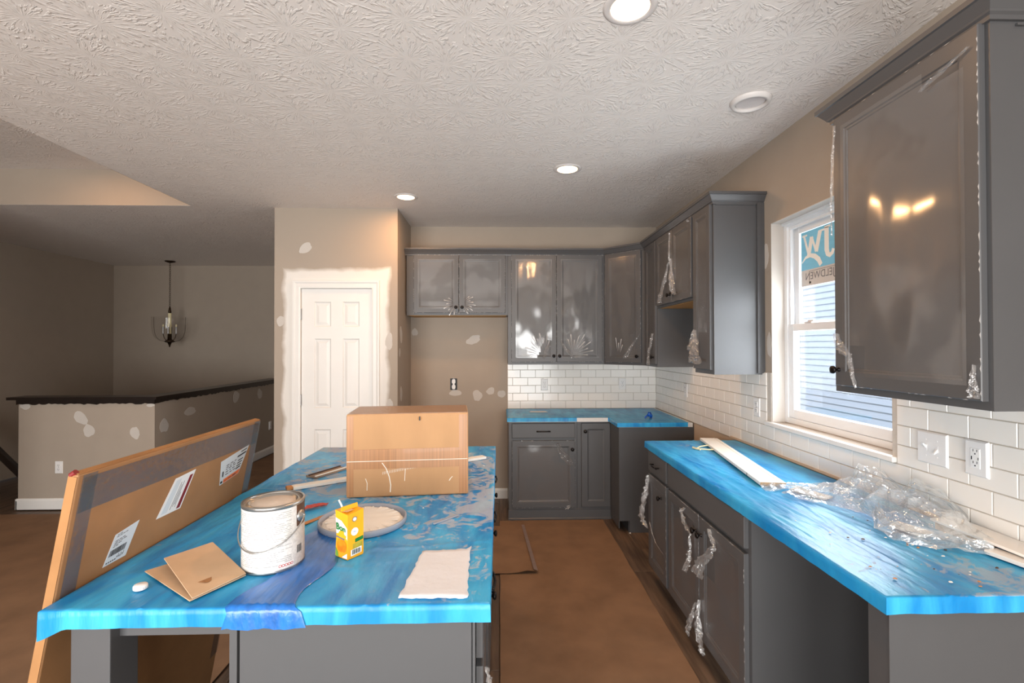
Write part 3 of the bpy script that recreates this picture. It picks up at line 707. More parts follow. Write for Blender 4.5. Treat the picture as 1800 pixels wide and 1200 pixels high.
# over-fridge cabinet
t = thing('wall_cabinet', 'short two-door gray wall cabinet over the empty refrigerator space', 'cabinet', (-.4, YB-.15, 1.85))
carcass(UB, -.884, .085, 1.852, ZT, UD-.001, t, 'cabinet_interior')
for k, (a0, a1, kn) in enumerate(((-.814, -.386, -.411), (-.381, .060, -.352))):
    d = shaker(UB, a0, a1, 1.874, 2.428, t); knob(UB, kn, .02, 1.926, d)
    film(UB, a0, a1, 1.874, 2.428, d, 3+k*5, cut=(lambda u, v: v < .2 and u > .86) if k == 0 else (lambda u, v: v < .2 and u < .14)); edge_film(UB, d, a0, a1, 1.874, 2.428, 5+k)
    fan(UB, d, a0+.41 if k == 0 else a0+.02, 1.97, range(150, 260, 18) if k == 0 else range(-70, 45, 12), .03, .15)
# two-door upper
t = thing('wall_cabinet', 'tall two-door gray wall cabinet above the backsplash, film over both doors', 'cabinet', (.55, YB-.15, ZB))
carcass(UB, .0865, 1.0135, ZB, ZT, UD-.001, t)
for k, (a0, a1, kn) in enumerate(((.120, .549, .524), (.555, .996, .580))):
    d = shaker(UB, a0, a1, 1.401, 2.430, t); knob(UB, kn, .02, 1.459, d)
    film(UB, a0, a1, 1.401, 2.430, d, 11+k*7, cut=(lambda u, v: v < .17 and u > .55+v*1.5) if k == 0 else (lambda u, v: (v < .17 and u < .4-v*1.5)), bulge=.012); edge_film(UB, d, a0, a1, 1.401, 2.430, 15+k)
    fan(UB, d, kn-.09 if k == 0 else kn+.13, 1.47, range(70, 190, 11) if k == 0 else range(0, 120, 12), .05, .24, w=.006)
    tatter(UB, d, [(kn-.03, 0, 1.58), (kn-.07, .004, 1.52), (kn-.10, .002, 1.43)] if k == 0 else [(kn+.01, 0, 1.60), (kn+.06, .004, 1.53), (kn+.14, .002, 1.43)], [.02, .05, .03], 5+k, .007)
# diagonal corner upper
dc0, dc1 = Vector((1.0165, YB-UD, 0)), Vector((XR-UD, 4.2925, 0))
UDG = Face(dc0, dc1-dc0, (-1, -1, 0)); UDG.n = Vector((UDG.u.y, -UDG.u.x, 0)); dl = (dc1-dc0).length
t = thing('wall_cabinet', 'diagonal gray corner wall cabinet with one tall door', 'cabinet', (1.4, 4.7, ZB))
pts = [(1.0145, YB-.001), (1.0145, YB-UD), (XR-UD, 4.2945), (XR-.001, 4.2945), (XR-.001, YB-.001)]
MB().add([(x, y, z) for z in (ZB, ZT) for x, y in pts], [(0, 1, 2, 3, 4), (9, 8, 7, 6, 5)]+[(i, 5+i, 5+(i+1) % 5, (i+1) % 5) for i in range(5)]).build('body', 'cabinet_gray', t)
d = shaker(UDG, .022, dl-.030, 1.401, 2.430, t); knob(UDG, dl-.062, .02, 1.459, d); film(UDG, .022, dl-.03, 1.401, 2.430, d, 23, cut=lambda u, v: u+v*1.5 > 1.12 and v < .25)
fan(UDG, d, dl*.4, 1.44, range(72, 100, 9), .05, .22); tatter(UDG, d, [(dl-.04, 0, 1.66), (dl-.12, .004, 1.55), (dl-.19, .002, 1.44)], [.01, .035, .04], 41, .006)
edge_film(UDG, d, .022, dl-.03, 1.401, 2.43, 25)
# right wall uppers
t = thing('wall_cabinet', 'narrow one-door gray wall cabinet between the corner and microwave cabinets', 'cabinet', (XR-.15, 4.1, ZB))
carcass(UR, -4.2915, -3.945, ZB, ZT, UD-.001, t)
d = shaker(UR, -4.225, -3.952, 1.401, 2.430, t); knob(UR, -3.985, .02, 1.459, d); film(UR, -4.225, -3.952, 1.401, 2.43, d, 31, cut=lambda u, v: v < .16)
tatter(UR, d, [(-3.99, 0, 1.66), (-4.03, .006, 1.58), (-4.08, .01, 1.48), (-4.10, .006, 1.39)], [.04, .05, .05, .09], 42, .009)
t = thing('wall_cabinet', 'short two-door gray wall cabinet above the open microwave space', 'cabinet', (XR-.15, 3.56, 1.86))
carcass(UR, -3.942, -3.184, 1.866, ZT, UD-.001, t, 'cabinet_interior')
for k, (a0, a1, kn) in enumerate(((-3.925, -3.567, -3.60), (-3.562, -3.200, -3.53))):
    d = shaker(UR, a0, a1, 1.885, 2.430, t); knob(UR, kn, .02, 1.94, d); film(UR, a0, a1, 1.885, 2.43, d, 37+k*3); edge_film(UR, d, a0, a1, 1.885, 2.43, 35+k)
    tatter(UR, d, [(-3.60, 0, 2.19), (-3.66, .008, 2.08), (-3.75, .014, 1.96), (-3.78, .012, 1.90)] if k == 0 else [(-3.555, 0, 2.21), (-3.53, .008, 2.08), (-3.50, .014, 1.97), (-3.47, .012, 1.93)], [.015, .05, .09, .10], 51+k, .012)
    tatter(UR, d, [(-3.585, 0, 2.41), (-3.58, .004, 2.30), (-3.59, .002, 2.20)] if k == 0 else [(-3.25, 0, 2.425), (-3.22, .003, 2.405), (-3.21, .002, 2.40)], [.02, .03, .015], 55+k, .006)
t = thing('wall_cabinet', 'tall gray wall cabinet with bare side panel beside the window', 'cabinet', (XR-.15, 3.04, ZB))
carcass(UR, -3.181, -2.897, ZB, ZT, UD-.001, t)
d = shaker(UR, -3.166, -2.915, 1.405, 2.430, t); film(UR, -3.166, -2.915, 1.405, 2.43, d, 47, cut=lambda u, v: v < .2); knob(UR, -3.135, .02, 1.462, d)
tatter(UR, d, [(-3.13, 0, 1.66), (-3.10, .02, 1.58), (-3.07, .035, 1.50), (-3.05, .035, 1.44)], [.04, .12, .17, .24], 61, .013)
MB().box(XR-.045, XR-.001, 2.882, 2.8965, ZB+.008, ZT-.012).build('scribe_strip', 'cabinet_gray', t)
MB().box(XR-.30, XR-.05, 2.890, 2.8965, ZT-.022, ZT-.014).build('top_bead', 'cabinet_gray', t)
t = thing('wall_cabinet', 'single-door gray wall cabinet hanging above the light switches', 'cabinet', (XR-.15, 1.54, ZB))
carcass(UR, -1.838, -1.241, ZB, ZT, UD-.001, t)
d = shaker(UR, -1.815, -1.254, 1.402, 2.428, t); knob(UR, -1.795, .02, 1.462, d)
film(UR, -1.815, -1.254, 1.402, 2.428, d, 57, cut=lambda u, v: (u < .24 and v < .13-(u*.1)) or (v > .93 and u > .72), bulge=.010); edge_film(UR, d, -1.815, -1.254, 1.402, 2.428, 58)
tatter(UR, d, [(-1.80, 0, 1.60), (-1.775, .004, 1.545), (-1.73, .004, 1.51), (-1.70, .003, 1.40)], [.03, .06, .035, .015], 62, .007)
tatter(UR, d, [(-1.275, 0, 2.375), (-1.35, .006, 2.352), (-1.42, .006, 2.33)], [.015, .05, .02], 63, .005)
tatter(UR, d, [(-1.27, 0, 1.50), (-1.268, .004, 1.44), (-1.27, .003, 1.41)], [.008, .022, .035], 64, .005)
tatter(UR, d, [(-1.80, 0, 2.40), (-1.806, .006, 2.25), (-1.812, .008, 2.10), (-1.812, .005, 1.98)], [.02, .014, .010, .004], 65, .003)
MB().box(XR-.24, XR-.02, 1.234, 1.2405, ZT-.030, ZT-.024).build('top_bead', 'cabinet_gray', t)

# crown moulding
CROWN = [(.001, 2.425), (.009, 2.425), (.011, 2.436), (.018, 2.441), (.020, 2.446), (.036, 2.468), (.040, 2.474), (.047, 2.476), (.047, 2.492), (.001, 2.492)]
def crown(name, label, path):
    o = thing(name, label, 'molding', (path[0][0], path[0][1], 2.43))
    n = len(CROWN); vs = []
    P_ = [Vector((x, y)) for x, y in path]; dirs = [(P_[i+1]-P_[i]).normalized() for i in range(len(P_)-1)]
    nr = [Vector((d.y, -d.x)) for d in dirs]
    for i, p in enumerate(P_):
        if i == 0: m = nr[0]
        elif i == len(P_)-1: m = nr[-1]
        else:
            m = (nr[i-1]+nr[i]); m = m/(m.dot(nr[i]))
        vs += [(p.x+m.x*d, p.y+m.y*d, z) for d, z in CROWN]
    fs = [(i*n+j, i*n+(j+1) % n, (i+1)*n+(j+1) % n, (i+1)*n+j) for i in range(len(P_)-1) for j in range(n)]+[tuple(range(n)), tuple(range((len(P_)-1)*n, len(P_)*n))]
    MB().add(vs, fs).build('molding_run', 'cabinet_gray', o)
crown('crown_molding', 'gray crown molding along the row of cabinets from corner to window', [(-.899, YB-UD), (1.0165, YB-UD), (XR-UD, 4.2925), (XR-UD, 2.897), (XR-.001, 2.897)])
crown('crown_molding', 'gray crown molding on the single cabinet above the switches', [(XR-.001, 1.838), (XR-UD, 1.838), (XR-UD, 1.241), (XR-.001, 1.241)])

# base cabinets
BZ = .876
BB = Face((0, 4.297, 0), (1, 0, 0), (0, -1, 0)); BR = Face((1.004, 0, 0), (0, -1, 0), (-1, 0, 0))
t = thing('base_cabinet', 'gray base cabinet with one drawer and film over its door', 'cabinet', (.4, 4.6, 0))
MB().box(.087, .700, 4.297, YB-.016, 0, BZ).build('body', 'cabinet_gray', t)
d = slab(BB, .114, .678, .732, .862, t); pull(BB, .395, .02, .792, d)
d = shaker(BB, .114, .680, .110, .708, t); knob(BB, .655, .02, .630, d)
film(BB, .114, .680, .110, .708, d, 71, cut=lambda u, v: u > .78 and v > .72, bulge=.014); edge_film(BB, d, .114, .68, .110, .708, 72)
tatter(BB, d, [(.52, 0, .69), (.55, .012, .62), (.60, .016, .55), (.64, .006, .49)], [.02, .06, .09, .05], 73, .012); fan(BB, d, .66, .14, (200, 212, 222), .02, .1)
base = MB().prism(Face((0, 4.297, 0), (0, -1, 0), (1, 0, 0)), [(.0005, 0), (.014, 0), (.014, .010), (.006, .018), (.006, .085), (.0005, .09)], .081, .9995)
base.build('base_trim', 'cabinet_gray', t)
t = thing('base_cabinet', 'gray corner base cabinet with two narrow doors meeting in the inside corner', 'cabinet', (1.2, 4.5, 0))
MB().box(.702, XR-.001, 4.297, YB-.016, 0, BZ).box(1.020, XR-.001, 3.985, 4.2965, .10, BZ).box(1.08, XR-.001, 3.985, 4.2965, 0, .10).build('body', 'cabinet_gray', t)
d = shaker(BB, .738, .998, .112, .862, t); knob(BB, .770, .02, .79, d)
B2 = Face((1.020, 0, 0), (0, -1, 0), (-1, 0, 0))
shaker(B2, -4.272, -3.995, .112, .862, t)
MB().box(.998, XR-.002, 3.965, 3.9845, .098, BZ).box(1.085, XR-.002, 3.965, 3.9845, 0, .098).build('end_panel', 'cabinet_gray', t)
MB().box(.999, 1.006, 3.9845, 4.274, .03, BZ).build('corner_strip', 'cabinet_gray', t)
t = thing('base_cabinet', 'narrow gray base cabinet with drawer and door beside the range gap', 'cabinet', (1.3, 3.0, 0))
MB().box(1.004, XR-.022, 2.802, 3.172, .095, BZ).box(1.07, XR-.022, 2.802, 3.172, 0, .095).build('body', 'cabinet_gray', t)
d = slab(BR, -3.140, -2.786-.02, .738, .866, t); pull(BR, -2.98, .02, .798, d)
d = shaker(BR, -3.140, -2.806, .125, .716, t); knob(BR, -2.885, .02, .628, d); film(BR, -3.14, -2.806, .125, .716, d, 81, cut=lambda u, v: v > .42-.2*u)
tatter(BR, d, [(-3.12, 0, .70), (-3.11, .02, .62), (-3.11, .04, .52), (-3.10, .05, .43), (-3.05, .045, .40)], [.015, .05, .06, .10, .12], 82, .016)
tatter(BR, d, [(-3.10, 0, .41), (-3.05, .0, .36), (-2.98, .0, .32), (-2.84, .0, .31)], [.008, .01, .012, .008], 83, .003)
edge_film(BR, d, -3.14, -2.806, .125, .716, 84)
t = thing('base_cabinet', 'wide gray sink base with false drawer front and film covered doors', 'cabinet', (1.3, 2.35, 0))
MB().box(1.004, XR-.022, 1.885, 2.800, .095, BZ).box(1.07, XR-.022, 1.885, 2.800, 0, .095).build('body', 'cabinet_gray', t)
slab(BR, -2.775, -1.905, .738, .866, t, 'false_front')
for k, (a0, a1, kn) in enumerate(((-2.770, -2.344, -2.372), (-2.338, -1.905, -2.310))):
    d = shaker(BR, a0, a1, .125, .716, t); knob(BR, kn, .02, .632, d)
    film(BR, a0, a1, .125, .716, d, 91+k*4, cut=(lambda u, v: v > .62 and u > .55) if k == 0 else (lambda u, v: v > .60 and u < .35), bulge=.01); edge_film(BR, d, a0, a1, .125, .716, 95+k)
    if k == 0:
        tatter(BR, d, [(-2.50, 0, .70), (-2.53, .01, .675), (-2.47, .016, .63), (-2.40, .02, .61)], [.01, .04, .05, .06], 92, .010)
        tatter(BR, d, [(-2.44, 0, .60), (-2.42, .006, .52), (-2.41, .02, .46), (-2.43, .03, .40)], [.012, .015, .06, .05], 93, .009)
        tatter(BR, d, [(-2.36, .004, .28), (-2.375, .02, .20), (-2.39, .035, .13), (-2.39, .03, .10)], [.01, .03, .05, .03], 94, .008)
    else:
        tatter(BR, d, [(-2.21, 0, .70), (-2.15, .006, .645), (-2.18, .016, .60), (-2.24, .03, .53), (-2.27, .036, .46)], [.008, .02, .07, .09, .08], 97, .010)
        tatter(BR, d, [(-2.325, .004, .31), (-2.31, .016, .21), (-2.28, .02, .13), (-2.26, .016, .09)], [.01, .04, .07, .04], 98, .010)
t = thing('dishwasher_end_panel', 'thick gray end panel holding up the counter beside the dishwasher opening', 'panel', (1.3, 1.25, 0))
MB().box(1.012, XR-.022, 1.222, 1.292, 0, BZ).build('panel_board', 'cabinet_gray', t)
MB().box(1.010, 1.046, 1.219, 1.2216, 0.002, BZ-.002).build('edge_strip', 'cabinet_gray', t)

# countertops under the film
t = thing('countertop', 'pale corner countertop under blue film next to the range gap', 'countertop', (.8, 4.6, BZ+.0006))
MB().box(.078, XR-.013, 4.262, YB-.0135, BZ+.0006, .912).box(.992, XR-.013, 3.958, 4.262, BZ+.0006, .912).build('slab', 'counter_white', t, fix=True)
t = thing('countertop', 'pale straight countertop under blue film below the window', 'countertop', (1.3, 2.2, BZ+.0006))
MB().box(.988, XR-.021, 1.199, 3.200, BZ+.0006, .912).build('slab', 'counter_white', t)
t = thing('countertop', 'pale island countertop wrapped in blue film', 'countertop', (-.57, 2.13, BZ+.0006))
MB().box(-1.108, -.031, 1.200, 3.066, BZ+.0006, .912).build('slab', 'counter_white', t)

# blue film sheets
def film_sheet(name, label, cells, x0, x1, y0, y1, z, m, skirt, nres, ridges, seed, lift=.002, drop=None):
    """cells(x, y) -> in sheet; skirt(x, y, nx, ny) -> how far the film hangs down at that border point"""
    nx, ny = int(round((x1-x0)/nres)), int(round((y1-y0)/nres))
    X, Y = np.meshgrid(np.linspace(x0, x1, nx+1), np.linspace(y0, y1, ny+1), indexing='ij')
    Z = np.zeros_like(X); rg = np.random.RandomState(seed)
    for (cx, cy, L_, ang, w, h) in ridges(rg):
        dx, dy = X-cx, Y-cy; ca, sa = math.cos(ang), math.sin(ang)
        al, ac = dx*ca+dy*sa, -dx*sa+dy*ca; ac = ac+.012*np.sin(al*9+cx*20)
        Z += h*np.exp(-(ac/w)**2)*np.exp(-(al/L_)**4)
    Z = z+lift*.3+np.minimum(Z, .0035)
    id_ = {}; vs = []; fs = []
    def vid(i, j):
        if (i, j) not in id_: id_[(i, j)] = len(vs); vs.append((X[i, j], Y[i, j], Z[i, j]))
        return id_[(i, j)]
    inside = lambda i, j: 0 <= i < nx and 0 <= j < ny and cells(x0+(i+.5)*nres, y0+(j+.5)*nres)
    edges = []
    for i in range(nx):
        for j in range(ny):
            if not inside(i, j): continue
            fs.append((vid(i, j), vid(i+1, j), vid(i+1, j+1), vid(i, j+1)))
            for (di, dj, p, q) in ((0, -1, (i, j), (i+1, j)), (1, 0, (i+1, j), (i+1, j+1)), (0, 1, (i+1, j+1), (i, j+1)), (-1, 0, (i, j+1), (i, j))):
                if not inside(i+di, j+dj): edges.append((p, q, di, dj))
    low = {}
    for p, q, di, dj in edges:
        for (i, j) in (p, q):
            n = low.setdefault((i, j), [0, 0]); n[0] = n[0] or di; n[1] = n[1] or dj
    lid = {}
    for (i, j), (nx_, ny_) in low.items():
        x, y = X[i, j], Y[i, j]; s = skirt(x, y, nx_, ny_)
        if s <= 0: continue
        k = mnoise.noise(Vector((x*14, y*14, seed))); w2 = mnoise.noise(Vector((x*40, y*40, seed+5)))
        ids = []
        for a in range(4):
            f_ = a/3; out = .0025+.0012*f_*(1+k)+(.0010*w2 if a else 0)
            ids.append(len(vs)); vs.append((x+nx_*out, y+ny_*out, z-.001-(s*(1+.035*k)-.001)*f_ if a else z-.0015))
        lid[(i, j)] = ids
    for p, q, di, dj in edges:
        if p in lid and q in lid:
            A, B = lid[p], lid[q]; fs.append((vid(*q), vid(*p), A[0], B[0]))
            for a in range(3): fs.append((B[a], A[a], A[a+1], B[a+1]))
    mb = MB(); mb.add(vs, fs); o = mb.build(name, m, None, smooth=True, fix=False)
    tag(o, label, 'plastic film'); return smooth_sharp(o, .9)
def island_ridges(rg):
    out = [(-1.115+.09*k+rg.uniform(-.02, .02), 2.1+rg.uniform(-.6, .6), rg.uniform(.35, .9), math.pi/2+rg.uniform(-.12, .06), .006, rg.uniform(.002, .005)) for k in range(12)]
    out += [(rg.uniform(-1.05, -.1), rg.uniform(1.25, 3.0), rg.uniform(.06, .3), rg.uniform(0, 3.14), .006, rg.uniform(.0015, .004)) for _ in range(60)]
    return out
film_i = film_sheet('protective_sheet', 'blue plastic film covering the kitchen island top', lambda x, y: True, -1.1145, -.0255, 1.196, 3.071, .9135, 'film_island',
    lambda x, y, nx, ny: (.043+.03*max(0, 1-math.hypot(x+1.115, y-1.196)/.06)+(.02*max(0, 1-math.hypot(x+.026, y-3.07)/.06))), .01089/1.0, island_ridges, 3)
def sink_ridges(rg):
    out = [(rg.uniform(1.0, 1.6), rg.uniform(1.3, 3.1), rg.uniform(.2, .7), math.pi/2+rg.uniform(-.1, .22), .005, rg.uniform(.002, .005)) for _ in range(26)]
    out += [(rg.uniform(1.0, 1.6), rg.uniform(1.25, 3.1), rg.uniform(.05, .2), rg.uniform(0, 3.14), .006, rg.uniform(.001, .003)) for _ in range(40)]
    return out
film_sheet('protective_sheet', 'blue plastic film on the counter below the window', lambda x, y: True, .984, 1.604, 1.195, 3.205, .9135, 'film_sink',
    lambda x, y, nx, ny: 0 if nx > 0 and ny == 0 else .042, .01, sink_ridges, 8)
film_sheet('protective_sheet', 'blue plastic film on the corner counter', lambda x, y: y > 4.258 or x > .984, .074, 1.584, 3.953, 4.883, .9135, 'film_back',
    lambda x, y, nx, ny: 0 if (ny > 0 or (nx > 0 and x > 1.5)) else (.0 if .70 < x < .97 and y > 4.2 and ny < 0 else .034), .01, lambda rg: [(rg.uniform(.1, 1.5), rg.uniform(4.0, 4.8), rg.uniform(.1, .4), rg.uniform(-.2, .3), .006, rg.uniform(.001, .004)) for _ in range(30)], 12)
# darker doubled-over strip of film that bunches at the front edge of the island
def overlap():
    mb = MB(); r_ = random.Random(5); pts = [(-.535, 1.90), (-.56, 1.75), (-.575, 1.60), (-.575, 1.45), (-.565, 1.32), (-.575, 1.192)]
    wd = [.06, .10, .14, .15, .13, .17]; vs = []; n = 16; sub = 8; rows = []
    for i in range(len(pts)-1):
        for k in range(sub):
            t_ = k/sub; rows.append((pts[i][0]*(1-t_)+pts[i+1][0]*t_, pts[i][1]*(1-t_)+pts[i+1][1]*t_, wd[i]*(1-t_)+wd[i+1]*t_))
    rows.append((*pts[-1], wd[-1])); m = len(rows); ph = r_.uniform(0, 6)
    for i, (x, y, w) in enumerate(rows):
        for j in range(n+1):
            s = j/n-.5; f_ = math.exp(-((s)*2.2)**2)
            vs.append((x+s*w+.02*math.sin(i*.3), y, .9155+abs(math.sin(s*26+ph+i*.06))*.0055*f_+.0015*r_.random()))
    for a in range(1, 5):
        for j in range(n+1):
            s = j/n-.5; vs.append((rows[-1][0]+s*(wd[-1]+.008*a), 1.1895-.0006*a+.0016*math.sin(s*40), .9155-a*.0118-(.005*abs(math.sin(s*7)) if a == 4 else 0)))
    m += 4; fs = [(i*(n+1)+j, i*(n+1)+j+1, (i+1)*(n+1)+j+1, (i+1)*(n+1)+j) for i in range(m-1) for j in range(n)]
    mb.add(vs, fs).build('overlap_strip', 'film_overlap', film_i, smooth=True, fix=False)
overlap()

# ------------------------------------------------------------------ island
t = thing('kitchen_island', 'gray kitchen island with seating overhang and drawers facing the aisle', 'island', (-.4, 2.1, 0))
IF = Face((-.062, 0, 0), (0, 1, 0), (1, 0, 0))           # aisle face, a = y
MB().box(-.66, -.0625, 1.247, 3.045, .095, BZ).box(-.66, -.13, 1.247, 3.045, 0, .095).build('body', 'cabinet_gray', t)
MB().box(-.655, -.072, 1.231, 1.2465, 0, BZ).build('end_panel', 'cabinet_gray', t)
MB().box(-.679, -.6605, 1.228, 3.045, 0, BZ).build('back_panel', 'cabinet_gray', t)
MB().box(-.0685, -.0625, 1.234, 1.2465, .095, BZ).build('stile_strip', 'cabinet_gray', t)
for y0, y1 in ((1.262, 1.838), (1.852, 2.428), (2.442, 3.030)):
    d = slab(IF, y0, y1, .738, .866, t); pull(IF, (y0+y1)/2, .02, .796, d)
    d = shaker(IF, y0, y1, .115, .716, t); knob(IF, y1-.06, .02, .632, d)
    if y0 < 1.5:
        film(IF, y0, y1, .115, .716, d, 101, cut=lambda u, v: v > .5)
        tatter(IF, d, [(1.265, .0, .71), (1.275, .010, .66), (1.285, .014, .55), (1.285, .014, .42), (1.28, .010, .30)], [.012, .03, .045, .05, .03], 102, .008)
MB().box(-1.072, -.975, 1.231, 1.326, 0, BZ).build('leg', 'cabinet_gray', t, bevel=.003)
MB().box(-1.072, -.975, 2.945, 3.040, 0, BZ).build('leg', 'cabinet_gray', t, bevel=.003)
MB().box(-.975, -.6795, 1.262, 1.281, .812, BZ).build('apron', 'cabinet_gray', t)
MB().box(-.975, -.6795, 2.985, 3.004, .812, BZ).build('apron', 'cabinet_gray', t)
MB().box(-1.060, -1.041, 1.326, 2.945, .812, BZ).build('apron', 'cabinet_gray', t)

# ------------------------------------------------------------------ outlets and switches
def rounded(F, a, c, w, h, b0, b1, r=.004):
    return MB().ffrust(F, a-w/2, a+w/2, c-h/2, c+h/2, b0, b1, r)
def receptacle(F, a, c, b, parent, name='receptacle'):
    r = rounded(F, a, c, .034, .030, b-.001, b+.0025, .002).build(name, 'outlet_white', parent)
    s = MB()
    for dx in (-.0065, .0065): s.fbox(F, a+dx-.0014, a+dx+.0014, b+.002, b+.0029, c-.002, c+.0075)
    s.cyl(F.p(a, b+.002, c-.008), F.p(a, b+.0029, c-.008), .0026, n=8); s.build('slots', 'black', r)
def outlet(F, a, c, label, b=.0):
    o = thing('outlet', label, 'outlet', F.p(a, b, c-.06))
    rounded(F, a, c, .072, .117, b+.0002, b+.006).build('cover_plate', 'outlet_white', o)
    receptacle(F, a, c+.0195, b+.006, o); receptacle(F, a, c-.0195, b+.006, o)
    MB().cyl(F.p(a, b+.006, c), F.p(a, b+.0072, c), .0032, n=10).build('screw', 'steel', o)
    return o
outlet(BACK, .464, 1.160, 'white outlet on the back wall tiles above the drawer cabinet', .0115)
outlet(BACK, 1.268, 1.165, 'white outlet on the back wall tiles near the corner', .0115)
outlet(RIGHT, -4.10, 1.170, 'white outlet on the side wall tiles above the range gap', .0115)
outlet(RIGHT, -2.960, 1.170, 'white outlet on the tiles beside the window sill', .0115)
outlet(HALF, -4.228, .399, 'white outlet low on the lit end of the half wall')
outlet(HSIDE, 7.05, .41, 'white outlet on the shaded long side of the half wall')
o = thing('outlet', 'bare white outlet without cover plate in the refrigerator space', 'outlet', BACK.p(-.464, 0, 1.11))
MB().fbox(BACK, -.499, -.429, .0005, .003, 1.109, 1.226).build('wall_box', 'black', o)
MB().prism(BACK, [(-.464+x, 1.1675+z) for x, z in ((-.012, .05), (.012, .05), (.018, .036), (.018, .014), (.009, .006), (.009, -.006), (.018, -.014), (.018, -.036), (.012, -.05), (-.012, -.05), (-.018, -.036), (-.018, -.014), (-.009, -.006), (-.009, .006), (-.018, .014), (-.018, .036))], .003, .012).build('receptacle', 'outlet_white', o)
MB().fbox(BACK, -.470, -.458, .0025, .006, 1.105, 1.114).fbox(BACK, -.470, -.458, .0025, .006, 1.221, 1.230).build('strap', 'steel', o)
sw = thing('light_switch', 'white two-gang switch plate with two toggles on the tiles', 'switch', RIGHT.p(-1.745, .0115, 1.11))
rounded(RIGHT, -1.744, 1.170, .125, .121, .0117, .0185, .005).build('cover_plate', 'outlet_white', sw)
for k, a in enumerate((-1.767, -1.721)):
    MB().fbox(RIGHT, a-.005, a+.005, .0185, .0195, 1.158, 1.182).build('toggle_slot', 'outlet_white', sw)
    z = 1.172 if k == 0 else 1.166
    MB().hexa([RIGHT.p(a-.0035, .019, z-.006), RIGHT.p(a+.0035, .019, z-.006), RIGHT.p(a+.003, .032, z+(.012 if k == 0 else -.012)-.003), RIGHT.p(a-.003, .032, z+(.012 if k == 0 else -.012)-.003), RIGHT.p(a-.0035, .019, z+.006), RIGHT.p(a+.0035, .019, z+.006), RIGHT.p(a+.003, .032, z+(.012 if k == 0 else -.012)+.003), RIGHT.p(a-.003, .032, z+(.012 if k == 0 else -.012)+.003)]).build('toggle', 'white_plastic', sw)
    for dz in (-.03, .03): MB().cyl(RIGHT.p(a, .0185, 1.170+dz), RIGHT.p(a, .0194, 1.170+dz), .003, n=10).build('screw', 'outlet_white', sw)
us = thing('outlet', 'white outlet with two charging ports beside the switch plate', 'outlet', RIGHT.p(-1.577, .0115, 1.11))
rounded(RIGHT, -1.577, 1.172, .079, .121, .0117, .020, .005).build('cover_plate', 'outlet_white', us)
ins = rounded(RIGHT, -1.577, 1.172, .034, .068, .0195, .0215, .0015).build('receptacle', 'white_plastic', us)
sl = MB()
for dz in (.022, -.018):
    for dx in (-.0065, .0065): sl.fbox(RIGHT, -1.577+dx-.001, -1.577+dx+.001, .021, .0219, 1.172+dz, 1.172+dz+.008)
    sl.cyl(RIGHT.p(-1.577, .021, 1.172+dz-.007), RIGHT.p(-1.577, .0219, 1.172+dz-.007), .0025, n=8)
sl.build('slots', 'black', ins)
MB().fbox(RIGHT, -1.577-.0135, -1.577-.010, .021, .0219, 1.166, 1.178).fbox(RIGHT, -1.577+.009, -1.577+.0115, .021, .0219, 1.167, 1.176).build('charging_ports', 'black', ins)

# ------------------------------------------------------------------ ceiling lights
def recessed(x, y, z, label, on=True, watts=9., proud=.006, lamp='lamp'):
    o = thing('recessed_light', label, 'ceiling light', (x, y, z), group='recessed ceiling lights')
    MB().lathe((x, y, z), [(.070, -proud*.6), (.074, -proud), (.088, -proud*.9), (.097, -.001), (.097, .0), (.07, .0), (.070, -proud*.6)], 40).build('trim_ring', 'trim_gray', o, smooth=True)
    if on:
        MB().cyl((x, y, z-.0035), (x, y, z-.0005), .0705, n=40).build('lens', 'lens_on', o)
        l = bpy.data.lights.new('lamp', 'AREA'); l.shape = 'DISK'; l.size = .13; l.energy = watts; l.color = (1, .52, .21)
        lo = bpy.data.objects.new(lamp, l); link(lo, o); lo.location = (0, 0, -.012)
    else:
        MB().lathe((x, y, z), [(.0, -.004), (.05, -.006), (.0705, -.0035)], 40).build('lens', 'lens_off', o, smooth=True)
recessed(.476, 1.705, ZC-.0005, 'lit recessed ceiling light over the aisle by the island front')
recessed(.475, 3.285, ZC-.0005, 'lit recessed ceiling light over the aisle before the two-door wall cabinet')
recessed(-.762, 3.93, ZC-.0005, 'lit recessed ceiling light in front of the pantry door')
recessed(1.262, 2.35, ZC-.0005, 'unlit recessed ceiling light above the sink counter', on=False, proud=.02)
recessed(-3.25, 3.62, TZ-.0005, 'lit recessed light in the raised tray ceiling', watts=6, lamp='tray_lamp_offscreen')

